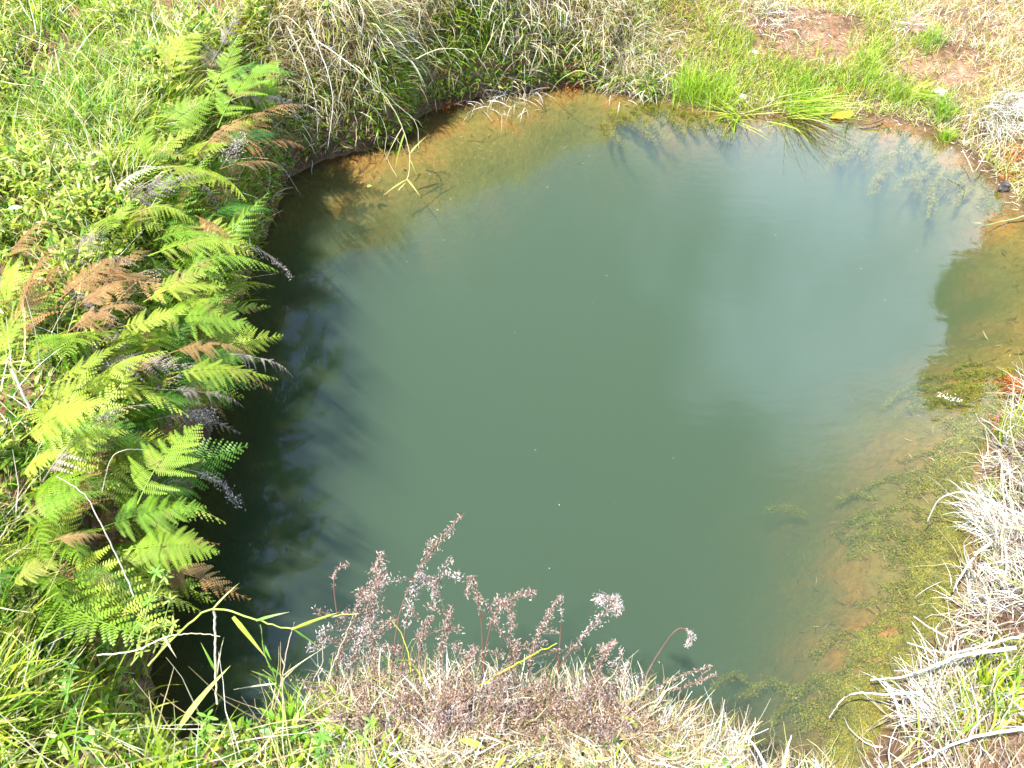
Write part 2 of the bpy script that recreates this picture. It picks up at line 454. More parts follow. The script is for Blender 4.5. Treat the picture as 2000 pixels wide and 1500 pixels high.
# water body: closed prism whose rim is buried in the banks
S2 = shore[::2, :2]
cen = S2.mean(0)
nrm_ = S2-cen; nrm_ /= np.linalg.norm(nrm_, axis=1)[:, None]
rim = S2+nrm_*.10
m_ = len(rim)
Vw = np.concatenate([np.c_[rim, np.zeros(m_)], np.c_[rim, -1.6*np.ones(m_)]])
me = bpy.data.meshes.new('pond_water')
faces = [list(range(m_)), list(range(2*m_-1, m_-1, -1))]+[[i, i+m_, (i+1) % m_+m_, (i+1) % m_] for i in range(m_)]
me.from_pydata(Vw.tolist(), [], [f[::-1] for f in faces]); me.update()
if me.polygons[0].normal.z < 0: me.flip_normals()
me.materials.append(M_water)
pw = bpy.data.objects.new('water', me); COL.objects.link(pw)
tag(pw, 'still murky green pond water reflecting the blue sky and a white cloud', 'pond', kind='structure')

# ------------------------------------------------------------------ scatter zones
def scatter(n, x0, x1, y0, y1, smin=.0, smax=9):
    x = rng.uniform(x0, x1, n); y = rng.uniform(y0, y1, n)
    sd, h, w, k, ox, oy = shore_info(x, y)
    keep = (sd > smin) & (sd < smax)
    x, y, sd, h, w, ox, oy = [q[keep] for q in (x, y, sd, h, w, ox, oy)]
    z = ground(x, y)
    P = np.stack([x, y, z], 1)
    px, py = PX(P)
    return P, px, py, sd, h, w, ox, oy
GREEN = [(.09, .24, .015), (.19, .34, .018), (.32, .43, .03), (.45, .46, .09)]
STRAW = [(.60, .50, .26), (.74, .68, .48), (.42, .31, .16), (.78, .74, .62)]
GREY = [(.62, .57, .50), (.78, .75, .68), (.40, .34, .28), (.25, .19, .15)]
sel = lambda t, m: [q[m] for q in t]
def inz(px, py, poly):
    p = np.array(poly, float); ins = np.zeros(len(px), bool)
    for i in range(len(p)):
        a, b = p[i], p[(i+1) % len(p)]
        ins ^= ((a[1] > py) != (b[1] > py)) & (px < (b[0]-a[0])*(py-a[1])/(b[1]-a[1]+1e-9)+a[0])
    return ins

Z_LEFT = [(-900,-900),(560,-900),(560,60),(570,300),(540,500),(500,760),(440,1000),(340,1180),(-900,1180)]
Z_TOP = [(520,-700),(1300,-700),(1290,260),(900,260),(560,400),(500,460)]
Z_TR = [(1230,-600),(2800,-600),(2800,760),(1900,760),(1230,260)]
Z_RIGHT = [(1600,760),(2900,760),(2900,2100),(1560,2100),(1600,1400)]
Z_BOT = [(560,1180),(1640,1180),(1640,2400),(560,2400)]
Z_BL = [(-900,1150),(600,1150),(640,2400),(-900,2400)]

out_az = lambda ox, oy: np.arctan2(-oy, -ox)           # towards the water

def scatter_bank(n, dmin, dmax):
    """points along the shoreline band, denser than plain scatter"""
    i = rng.integers(0, len(shore), n); t = rng.random(n)[:, None]
    A_ = shore[i, :2]; B_ = shore[(i+1) % len(shore), :2]
    # arc-length weighting
    seg = np.linalg.norm(B_-A_, axis=1); keep = rng.random(n) < seg/seg.max()
    i, t, A_, B_ = i[keep], t[keep], A_[keep], B_[keep]
    d = B_-A_; nr = np.c_[d[:, 1], -d[:, 0]]; nr /= np.linalg.norm(nr, axis=1)[:, None]+1e-9
    q = A_+t*d; s1 = shore_info((q+nr*.05)[:, 0], (q+nr*.05)[:, 1])[0]
    nr *= np.sign(s1)[:, None]
    q = q+nr*rng.uniform(dmin, dmax, len(q))[:, None]
    x, y = q[:, 0], q[:, 1]
    sd, h, w, k, ox, oy = shore_info(x, y)
    ok = sd > dmin
    x, y, sd, h, w, ox, oy = [v[ok] for v in (x, y, sd, h, w, ox, oy)]
    P = np.stack([x, y, ground(x, y)], 1); px, py = PX(P)
    return P, px, py, sd, h, w, ox, oy
cat_ = lambda a, b: [np.concatenate([p, q]) for p, q in zip(a, b)]
inview = lambda px, py: (px > -800) & (px < 3400) & (py > -420) & (py < 1720)

# --- meadow grass on the left bank and in the near left corner
A = Acc()
T = cat_(scatter(170000, -3.6, .0, .0, 5.2), scatter_bank(110000, .0, .3))
P, px, py, sd, h, w, ox, oy = T
m = (inz(px, py, Z_LEFT) | inz(px, py, Z_BL)) & inview(px, py)
P, px, py, sd, h, w, ox, oy = sel(T, m)
cl = fbm(P[:, 0], P[:, 1], 3.2, 2, 21)
keep = rng.random(len(P)) < np.clip(.75+1.1*cl, .28, 1)
P, px, py, sd, ox, oy, cl = sel((P, px, py, sd, ox, oy, cl), keep)
n = len(P)
near = (py > 1150)*1.0
hue = fbm(P[:, 0], P[:, 1], 1.7, 2, 23)
cA = palette(n, GREEN+[(.62, .55, .30)], [4, 5, 4, 2, 1.2], .25); cB = palette(n, [(.32, .42, .035), (.50, .50, .08), (.64, .58, .26), (.16, .27, .03)], [4, 3.5, 2, 3], .25)
c = np.where((hue+rng.normal(0, .25, n) > .12)[:, None], cB, cA)
L = rng.uniform(.04, .16, n)*(1+.9*cl)*(1+.2*near)*np.where((px > 330) & (py > 1180), .55, 1)
az = np.where(sd < .3, out_az(ox, oy)+rng.normal(0, 1.1, n), rng.uniform(0, 6.28, n))
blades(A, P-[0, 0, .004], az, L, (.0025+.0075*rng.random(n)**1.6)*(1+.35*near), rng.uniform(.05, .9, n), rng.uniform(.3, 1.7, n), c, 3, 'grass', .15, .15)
# leafy weeds standing in patches through the grass
wd_ = fbm(P[:, 0], P[:, 1], 5.5, 2, 27)
k = (wd_ > .18) & (rng.random(n) < .8)
for lev in (.03, .06, .095, .13):
    n2 = k.sum()
    blades(A, P[k]+np.c_[rng.normal(0, .008, (n2, 2)), lev*rng.uniform(.6, 1.1, n2)], rng.uniform(0, 6.28, n2), rng.uniform(.018, .045, n2), rng.uniform(.005, .012, n2), rng.uniform(.5, 1.5, n2), rng.uniform(-.2, .9, n2),
       palette(n2, [(.12, .26, .02), (.26, .38, .03), (.44, .50, .08), (.60, .56, .22)], [2, 4, 4, 1.5], .25), 3, 'leaf', .1, .2)
k = rng.random(n) < .20
n2 = k.sum()
blades(A, P[k]+np.c_[np.zeros((n2, 2)), rng.uniform(.0, .08, n2)], rng.uniform(0, 6.28, n2), rng.uniform(.02, .055, n2), rng.uniform(.007, .015, n2), rng.uniform(.4, 1.4, n2), rng.uniform(0, .8, n2),
       palette(n2, [(.09, .22, .02), (.20, .34, .03), (.34, .44, .06), (.52, .52, .18)], [3, 4, 3, 1]), 3, 'leaf', .1)
k = rng.random(n) < .09
n3 = k.sum()
blades(A, P[k]+[0, 0, .05], rng.uniform(0, 6.28, n3), rng.uniform(.08, .24, n3), rng.uniform(.0018, .0042, n3), rng.uniform(.5, 1.3, n3), rng.uniform(-.2, .7, n3), palette(n3, STRAW, [3, 3, 2, 2]), 4, 'straw', .15)
# long soft blades close to the lens
k = (rng.random(n) < .07) & (near > 0) & (px < 420)
n3 = k.sum()
blades(A, P[k], rng.normal(.5, .9, n3), rng.uniform(.14, .27, n3), rng.uniform(.005, .010, n3), rng.uniform(.1, .6, n3), rng.uniform(.5, 1.5, n3), palette(n3, GREEN, [1, 4, 4, 2]), 6, 'grass', .06, .15)
tag(A.build('meadow_grass', M_grass), 'lush sunlit green grass and herbs covering the left bank and near left corner', 'grass', kind='stuff')

# --- hanging grass on the steep bank at the back
A = Acc()
T = cat_(scatter(40000, -1.9, 1.3, 2.9, 5.0), scatter_bank(230000, .0, .42))
m = inz(T[1], T[2], Z_TOP) & inview(T[1], T[2])
P, px, py, sd, h, w, ox, oy = sel(T, m)
cl = fbm(P[:, 0]*1.6, P[:, 1], 3.0, 3, 41)
keep = rng.random(len(P)) < np.clip(.85+1.3*cl, .06, 1)*np.where(sd < .03, .4, 1)
P, px, py, sd, ox, oy, cl = sel((P, px, py, sd, ox, oy, cl), keep)
n = len(P)
dn_ = fbm(P[:, 0], P[:, 1], 2.4, 2, 55)
dry = dn_+np.where((px > 1000) | (px < 760), .25, -.15)+rng.normal(0, .12, n) > .0
c = np.where(dry[:, None], palette(n, STRAW+GREY[:2]+[(.30, .20, .12)]+GREEN[2:3], [3, 3, 2, 1.5, 2, 1, 1.8, 2.2]), palette(n, GREEN+[STRAW[1]], [4, 5, 4, 1, 1.0]))
az = out_az(ox, oy)+rng.normal(0, .65, n)
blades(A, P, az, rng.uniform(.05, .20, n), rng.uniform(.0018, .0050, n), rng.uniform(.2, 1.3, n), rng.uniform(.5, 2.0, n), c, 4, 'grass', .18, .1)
k = (rng.random(n) < .28) & ~dry | (rng.random(n) < .06) | (sd < .07) & (rng.random(n) < .25)
n2 = k.sum()
blades(A, P[k]+np.c_[-ox[k]*.03, -oy[k]*.03, rng.uniform(0, .04, n2)], az[k], rng.uniform(.02, .05, n2), rng.uniform(.007, .014, n2), rng.uniform(.3, 1.5, n2), rng.uniform(.2, 1.0, n2), palette(n2, GREEN+[(.4, .3, .15)], [3, 4, 3, 1, 1.0]), 3, 'leaf', .1)
T = scatter_bank(16000, .03, .22); m = inz(T[1], T[2], Z_TOP) & inview(T[1], T[2]) & (rng.random(len(T[1])) < np.clip(.3+1.4*fbm(T[0][:, 0], T[0][:, 1], 4, 2, 58), 0, 1))
P, px, py, sd, h, w, ox, oy = sel(T, m); n = len(P)
blades(A, P, out_az(ox, oy)+rng.normal(0, .45, n), rng.uniform(.12, .32, n), rng.uniform(.002, .0055, n), rng.uniform(.5, 1.2, n), rng.uniform(1.3, 2.3, n), palette(n, STRAW+GREY[:2]+GREEN[1:3], [4, 4, 2, 2, 2, 1, 1.5, 1]), 6, 'grass', .14, .1)
T = scatter_bank(12000, .0, .08); m = inz(T[1], T[2], Z_TOP) & inview(T[1], T[2]); P, px, py, sd, h, w, ox, oy = sel(T, m); n = len(P)
for lev in (.0, .02, .045):
    blades(A, P+np.c_[-ox*.02, -oy*.02, np.full(n, lev)], out_az(ox, oy)+rng.normal(0, 1, n), rng.uniform(.02, .05, n), rng.uniform(.006, .013, n), rng.uniform(.5, 1.6, n), rng.uniform(0, .9, n), palette(n, GREEN+[(.34,.14,.05)], [4, 4, 2, 1, 2], .25), 3, 'leaf', .1, .15)
tag(A.build('hanging_grass', M_grass), 'tangled straw and green grass hanging down the steep bank behind the pond', 'grass', kind='stuff')

# --- short grass with bare soil on the far right bank
A = Acc()
T = cat_(scatter(230000, .3, 4.2, 1.6, 5.6, .01), scatter_bank(40000, .02, .5))
m = inz(T[1], T[2], Z_TR) & inview(T[1], T[2])
P, px, py, sd, h, w, ox, oy = sel(T, m)
cl = fbm(P[:, 0], P[:, 1], 2.6, 3, 61)
bare = (((px-1580)/150)**2+((py-80)/50)**2+.8*cl < 1) | (((px-1840)/90)**2+((py-130)/42)**2+.8*cl < 1) | (sd < .05)
keep = rng.random(len(P)) < np.clip(.92+1.1*cl-.80*bare, .05, 1)
P, px, py, sd, ox, oy, cl = sel((P, px, py, sd, ox, oy, cl), keep)
n = len(P)
g = np.clip(.82-.0005*(px-1300)+.5*cl, .2, .95) > rng.random(n)
c = np.where(g[:, None], palette(n, [(.30, .40, .035), (.44, .48, .06), (.17, .28, .04), (.58, .54, .16)], [4, 4, 2, 2]), palette(n, STRAW+GREY[:1], [4, 3, 2, 2, 2]))
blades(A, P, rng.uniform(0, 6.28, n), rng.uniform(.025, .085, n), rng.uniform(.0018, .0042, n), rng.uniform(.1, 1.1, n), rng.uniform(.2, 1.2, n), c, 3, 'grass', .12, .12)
T = scatter(60000, .3, 3.6, 1.2, 5.2, .0); m = (inz(T[1], T[2], Z_TR) | inz(T[1], T[2], Z_RIGHT)) & inview(T[1], T[2]); P = T[0][m]; n = len(P)
blades(A, P+np.c_[np.zeros((n, 2)), rng.uniform(.001, .008, n)], rng.uniform(0, 6.28, n), rng.uniform(.008, .04, n), rng.uniform(.001, .004, n), rng.uniform(1.3, 1.7, n), rng.uniform(-.5, .5, n), palette(n, STRAW+GREY+[(.2,.1,.06)], [2,2,3,1,2,2,2,3,4], .25), 2, 'straw')
tag(A.build('short_grass', M_grass), 'thin yellow green turf with bare soil between on the far right bank', 'grass', kind='stuff')

# --- bleached straw on the low right bank
A = Acc()
T = cat_(scatter(76000, .8, 3.3, -.1, 2.4, .0), scatter_bank(25000, 0, .3))
m = inz(T[1], T[2], Z_RIGHT) & inview(T[1], T[2])
P, px, py, sd, h, w, ox, oy = sel(T, m)
cl = fbm(P[:, 0], P[:, 1], 5.0, 2, 71)
keep = rng.random(len(P)) < np.clip(.42+1.3*cl, .04, 1)*np.where(sd < .04, .45, 1)
P, px, py, sd, ox, oy, cl = sel((P, px, py, sd, ox, oy, cl), keep)
n = len(P)
c = palette(n, GREY+STRAW+[(.30, .40, .05), (.26, .17, .12)], [2.5, 2.5, 3, 3, 3, 3, 2, 1.5, 3.2, 2.5], .25)*.84
clump = hash_noise(P[:, 0], P[:, 1], 7, 5)*2.6
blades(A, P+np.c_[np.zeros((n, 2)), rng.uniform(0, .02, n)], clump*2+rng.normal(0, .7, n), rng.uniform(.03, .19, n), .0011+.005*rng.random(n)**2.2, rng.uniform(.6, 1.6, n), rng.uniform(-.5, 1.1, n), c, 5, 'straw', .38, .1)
tag(A.build('dead_grass', M_dry), 'bleached white straw matted over the low right bank', 'dead grass', kind='stuff')

# --- straw litter on the near bank
A = Acc()
T = cat_(scatter(60000, -.8, 1.0, .1, 1.0, .0), scatter_bank(40000, 0, .3))
m = inz(T[1], T[2], Z_BOT) & inview(T[1], T[2])
P, px, py, sd, h, w, ox, oy = sel(T, m)
n = len(P)
gg = (rng.random(n) < np.clip((820-px)/500, .03, .7))
c = np.where(gg[:, None], palette(n, GREEN, [2, 4, 4, 2]), palette(n, STRAW+GREY[:2]+[(.30, .18, .10), (.36, .40, .10)], [5, 4, 3, 1.5, 1, 1, 4, 2], .25)*.86)
clump = hash_noise(P[:, 0], P[:, 1], 9, 6)*2.6
blades(A, P+np.c_[np.zeros((n, 2)), rng.uniform(0, .03, n)], clump*2+rng.normal(0, .9, n), rng.uniform(.03, .15, n), .0010+.0042*rng.random(n)**2, rng.uniform(.8, 1.75, n), rng.uniform(-.9, 1.0, n), c, 5, 'straw', .42, .1)
k = gg & (rng.random(n) < .4); n2 = k.sum()
blades(A, P[k]+np.c_[np.zeros((n2, 2)), rng.uniform(0, .05, n2)], rng.uniform(0, 6.28, n2), rng.uniform(.02, .06, n2), rng.uniform(.007, .014, n2), rng.uniform(.4, 1.5, n2), rng.uniform(0, .8, n2), palette(n2, GREEN, [2, 4, 3, 1]), 3, 'leaf')
tag(A.build('straw_litter', M_dry), 'pale straw litter heaped on the near bank below the dried weeds', 'straw', kind='stuff')

# ------------------------------------------------------------------ ferns
def frond_mesh(name, mat, seed, arch=.13, droop=.25, pairs=24, wide=.30, ragged=0.0, curl=0.0):
    r = np.random.default_rng(seed)
    acc = Acc(); white = (1, 1, 1)
    s = np.linspace(0, 1, 12)
    bendy = r.normal(0, .05)
    f = lambda t: np.array([t, bendy*math.sin(t*3.1), arch*math.sin(math.pi*min(t, 1))-curl*max(t-.7, 0)**2*2])
    tube(acc, [f(t) for t in s], .0075, .002, white, 4)
    V = []; F = []
    def quad(a, b, c, d):
        i = len(V); V.extend([a, b, c, d]); F.append((i, i+1, i+2, i+3))
    for i in range(pairs):
        t = .14+.85*(i/(pairs-1))**.92
        u = (t-.14)/.86
        l = wide*min(1, .45+u*3.2)*(1-u)**.82*(1+r.normal(0, .06))+.012
        for sgn in (-1, 1):
            if r.random() < ragged: continue
            o = f(min(t+r.uniform(-.006, .006), 1)); e = f(min(t+.02, 1.02))-f(t-.01); e /= np.linalg.norm(e)
            an = math.radians(68-22*u+r.normal(0, 4+20*ragged))
            lat = np.array([0, sgn, 0.])
            dirn = e*math.cos(an)+lat*math.sin(an)
            dr = droop*(1+r.normal(0, .35))+ragged*r.normal(0, .5)
            m = max(4, int(l/.015))
            pts = []
            for j in range(m+1):
                q = j/m
                pts.append(o+dirn*l*q+e*l*.12*q*q+np.array([0, 0, -dr*l*q*q+.05*l*q]))
            for j in range(m):
                q = j/m
                a = pts[j]; ax = pts[j+1]-pts[j]; L_ = np.linalg.norm(ax); ax = ax/L_
                pl = (.185*l*(1-q)**.75+.005)*(1+r.normal(0, .1))
                for s2 in (-1, 1):
                    side = np.cross(np.array([0, 0, 1.]), ax)*s2
                    tipv = a+side*pl*.93+ax*pl*.38+np.array([0, 0, -.18*pl])
                    wd = ax*L_*.82
                    quad(a, a+wd, tipv+ax*L_*.30, tipv)
    acc.add(np.array(V), np.array(F), white)
    o = acc.build(name, mat)
    me_ = o.data; bpy.data.objects.remove(o)
    return me_
FR = {
 'g': [frond_mesh('frond', M_fern, 10+i, .06+.035*(i % 4), .12+.13*(i*3 % 5), 16+(i*5 % 7), .22+.035*(i*2 % 5), .03+.05*(i % 3), .25*(i % 2)) for i in range(8)],
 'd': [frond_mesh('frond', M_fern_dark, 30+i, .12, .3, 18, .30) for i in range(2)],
 'b': [frond_mesh('frond', M_fern_brown, 40+i, .10, .7, 20, .26, .15, .5) for i in range(3)],
 'k': [frond_mesh('frond', M_fern_grey, 50+i, .08, .9, 18, .20, .3, .8) for i in range(2)],
 'w': [frond_mesh('frond', M_fern_pale, 60, .14, .5, 18, .16, .05, .3)],
}
def place_frond(parent, kind, base, tip, roll=0., wscale=1., first=False):
    meshes = FR[kind]
    o = bpy.data.objects.new('frond', rnd.choice(meshes)); COL.objects.link(o)
    b = Vector(base); d = Vector(tip)-b; L_ = d.length; x = d.normalized()
    zup = Vector((0, 0, 1)); y = zup.cross(x)
    if y.length < .2: y = Vector((0, 1, 0))
    y.normalize(); z = x.cross(y)
    rot = Matrix((x, y, z)).transposed().to_4x4() @ Matrix.Rotation(roll, 4, 'X')
    o.parent = parent
    o.matrix_world = Matrix.Translation(b-parent.location) @ rot @ Matrix.Diagonal((L_, L_*wscale, L_, 1))
    return o
def fern(base, heroes, fill, label, kinds='g', cat='fern', group=None, fillen=(.22, .34), faz=None, name='fern'):
    """heroes: (kind, base px, tip px, tip z, width)"""
    root = empty(name, base, label, cat, group)
    for kd, (bx, by, bz), (tx, ty, tz), ws in heroes:
        place_frond(root, kd, U(bx, by, bz), U(tx, ty, tz), rnd.uniform(-.25, .25), ws)
    for i in range(fill+3):
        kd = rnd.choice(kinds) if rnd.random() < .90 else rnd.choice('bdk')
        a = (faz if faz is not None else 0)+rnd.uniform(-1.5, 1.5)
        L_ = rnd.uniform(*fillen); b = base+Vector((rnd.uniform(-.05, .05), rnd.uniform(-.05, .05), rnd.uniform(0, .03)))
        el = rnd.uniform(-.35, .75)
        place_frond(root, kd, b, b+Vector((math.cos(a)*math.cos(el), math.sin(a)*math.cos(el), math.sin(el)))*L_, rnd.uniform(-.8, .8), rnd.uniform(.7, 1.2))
    return root
BED = 'green ferns in the bed along the left bank'
def BP(px, py):  # base on the terrain
    p = UG(px, py); return p
FERNS = [
 # base px, heroes, fill, kinds, label
 ((430,215), [('g',(425,250,.68),(545,118,.74),1.0), ('g',(400,205,.66),(470,70,.72),.9)], 3, 'gg', 'green fern at the top of the fern bed, one frond pointing up to the right'),
 ((380,190), [('g',(330,175,.66),(400,60,.72),.9)], 3, 'gd', 'yellow green fern uppermost in the bed, next to the meadow grass'),
 ((420,310), [('b',(385,300,.66),(548,212,.66),.7), ('b',(430,330,.60),(556,322,.52),.8)], 2, 'gb', 'fern with two brown fronds near the back left corner of the pond'),
 ((480,290), [('d',(430,290,.6),(545,262,.5),.9)], 3, 'dg', 'dark green fern tucked under the brown fronds at the back corner'),
 ((300,300), [('g',(300,330,.68),(300,225,.82),.9), ('g',(320,290,.66),(225,290,.7),.9), ('g',(290,300,.66),(375,310,.70),1)], 2, 'g', 'upright green fern with finely cut fronds beside the white frond'),
 ((225,390), [('w',(212,392,.66),(330,318,.76),.8)], 0, 'g', 'white fern frond standing above the green bed'),
 ((340,350), [('g',(300,330,.68),(445,350,.62),1.1), ('g',(320,370,.64),(462,345,.6),.9)], 3, 'gg', 'bright green fern just below and right of the white frond'),
 ((250,450), [('g',(185,470,.70),(280,375,.78),1.1)], 3, 'gg', 'yellow green fern with one broad frond directly below the white frond'),
 ((330,430), [('g',(255,420,.68),(390,440,.64),1.1), ('d',(400,430,.55),(535,412,.42),1.0)], 3, 'gd', 'green fern with a deep green frond low over the dark water corner'),
 ((400,420), [('b',(380,420,.60),(470,480,.52),.9)], 2, 'bd', 'small brown fern wedged between two green ferns above the water'),
 ((330,500), [('g',(290,500,.66),(497,472,.60),1.2), ('g',(300,470,.66),(440,460,.62),1.)], 3, 'gg', 'wide green fern whose frond tip reaches the water halfway down the bed'),
 ((380,560), [('g',(330,560,.66),(543,523,.60),.9), ('g',(300,560,.66),(430,520,.68),1.1)], 3, 'gg', 'green fern with the long narrow frond stretched out over the water'),
 ((150,560), [('b',(110,590,.72),(230,490,.74),1.3), ('b',(180,560,.70),(290,480,.70),1.2)], 5, 'bbk', 'large rusty brown dead fern in the middle of the bed'),
 ((190,640), [('b',(130,650,.72),(280,590,.70),1.2), ('b',(150,600,.7),(250,540,.74),1.2)], 5, 'bkb', 'purple brown dead fern just below the rusty one'),
 ((360,610), [('g',(300,620,.64),(498,640,.56),1.1), ('g',(280,590,.66),(440,560,.64),1.1)], 3, 'gg', 'green fern with a broad frond dipping to the waterline shadow'),
 ((300,640), [('g',(230,640,.68),(370,600,.70),1.2)], 3, 'gg', 'pale yellow green fern right of the dead brown ferns'),
 ((360,690), [('b',(330,690,.60),(486,682,.54),1.1), ('k',(430,690,.5),(578,722,.40),.8)], 2, 'bg', 'fern with a golden brown frond and a grey one trailing over the water'),
 ((340,735), [('g',(330,730,.58),(542,740,.48),.7), ('d',(360,720,.5),(510,705,.45),.8)], 3, 'dg', 'green fern with a long straight frond level over the dark water'),
 ((180,710), [('g',(110,750,.72),(250,665,.76),1.2)], 4, 'gg', 'bright lime fern left of the grey brown fronds'),
 ((300,770), [('k',(310,760,.55),(482,782,.44),.9), ('b',(240,740,.62),(310,690,.62),1)], 3, 'kbd', 'shaded fern with a drab olive brown frond above the black water'),
 ((270,800), [('d',(260,800,.56),(400,790,.48),.9), ('k',(300,820,.5),(420,810,.42),.8)], 3, 'dk', 'dark fern in the shade under the drab brown frond'),
 ((110,830), [('g',(40,860,.74),(215,780,.80),1.3), ('g',(70,870,.74),(220,840,.76),1.1)], 4, 'g', 'glaring yellow fern, the brightest of the bed'),
 ((200,880), [('g',(120,890,.70),(255,840,.70),1.0)], 4, 'gg', 'green fern between the glaring yellow fern and the big serrated frond'),
 ((290,940), [('g',(268,985,.62),(392,828,.64),1.45)], 2, 'gd', 'fern with the big serrated frond standing out against black water'),
 ((100,960), [('g',(30,1020,.74),(205,955,.74),1.2), ('g',(40,930,.76),(120,880,.82),1.1)], 5, 'gg', 'dense lime green fern at the left edge of the picture'),
 ((250,1020), [('g',(200,1030,.62),(403,990,.56),1.1), ('d',(300,960,.5),(385,965,.4),.9)], 3, 'gg', 'green fern with a drooping frond just below the big serrated one'),
 ((220,1080), [('g',(240,1075,.60),(428,1078,.54),1.35)], 3, 'gb', 'lowest fern of the bed, its wide frond pointing right over the water'),
 ((110,1060), [('b',(90,1060,.68),(210,1040,.64),1.1)], 5, 'gb', 'green fern with a reddish brown frond low in the bed'),
 ((60,1130), [('g',(20,1150,.70),(130,1100,.70),1.)], 4, 'gd', 'fern at the lower left end of the bed where the long grass starts'),
 ((160,1140), [('d',(130,1130,.62),(260,1150,.52),1.)], 4, 'dg', 'deep green shaded fern beneath the white bare stem'),
 ((20,700), [('g',(0,730,.78),(60,620,.82),1.)], 4, 'gg', 'green fern cut by the left edge, left of the dead brown ferns'),
 ((40,560), [('g',(10,600,.76),(40,500,.84),1.)], 3, 'gb', 'small yellow fern at the left edge above the dead ferns'),
]
for (bx, by), heroes, fill, kinds, label in FERNS:
    fern(BP(bx, by), heroes, fill, label, kinds, faz=-.1, fillen=(.22, .38))

# ------------------------------------------------------------------ dried weeds rising from the near bank
PINK = [(.34, .24, .19), (.27, .18, .14), (.44, .34, .28), (.16, .10, .08)]
DARKP = [(.28, .18, .12), (.36, .25, .18), (.16, .09, .06), (.44, .34, .25)]
GRY = [(.38, .33, .29), (.50, .44, .39), (.28, .23, .20), (.16, .12, .10)]
def leaflets(acc, P, spread, n, cols, size=(.004, .011)):
    i = rng.integers(0, len(P), n)
    q = P[i]+rng.normal(0, 1, (n, 3))*(np.asarray(spread)[i][:, None] if np.ndim(spread) else spread)
    blades(acc, q, rng.uniform(0, 6.28, n), rng.uniform(*size, n), rng.uniform(.0009, .0026, n), rng.uniform(.3, 3.0, n), rng.uniform(-2.6, 2.6, n), palette(n, cols, [3, 3, 2, 1]), 3, 'leaf')
def weed(path, label, cols, start=.35, fluff=.012, n=260, side=3, stemcol=(.14, .07, .05), thick=.0018):
    """path: (px, py, z) from the root to the tip"""
    pts = spline([U(a, b, z) for a, b, z in path], 7)
    base = Vector(pts[0]); base.z = G(base.x, base.y)-.005
    root = empty('dried_weed', base, label, 'dried weed', 'dried weeds along the near bank')
    pts = np.vstack([np.array(base), pts[1:]])
    S = Acc(); tube(S, pts, thick, thick*.4, stemcol, 5)
    Hd = Acc()
    m = len(pts); k0 = int(m*start)
    head = pts[k0:]
    prof = np.clip(np.sin(np.linspace(.35, 3.0, len(head))), .25, 1)
    dense = spline(head[::max(1, len(head)//8)], 6) if len(head) > 9 else head
    pr = fluff*np.clip(np.sin(np.linspace(.5, 3.0, len(dense))), .22, 1)*.5*(.45+.9*rng.random(len(dense)))
    leaflets(Hd, dense, pr, int(n*1.15), cols)
    for j in range(side+1 if n > 150 else side):
        t = rnd.uniform(start*.7, .88); i = int(t*(m-1)); b = pts[i]; L_ = rnd.uniform(.03, .10)
        a = rnd.uniform(-.5, 3.6); sd2 = np.array([math.cos(a), math.sin(a)*.6, rnd.uniform(.3, 1.1)]); sd2 /= np.linalg.norm(sd2)
        q = spline([b, b+sd2*L_*.6, b+sd2*L_+np.array([0, 0, -.02]), b+sd2*L_*1.15+np.array([0, 0, -.05])*rnd.uniform(.3, 1)], 5)
        tube(S, q, thick*.6, thick*.25, stemcol, 4)
        leaflets(Hd, q[3:], min(fluff*.28, .005), int(n*.16), cols)
    S.build('stem', M_twig, root, loc=None).matrix_parent_inverse = Matrix.Translation(-base)
    Hd.build('seed_head', M_weed, root).matrix_parent_inverse = Matrix.Translation(-base)
    return root
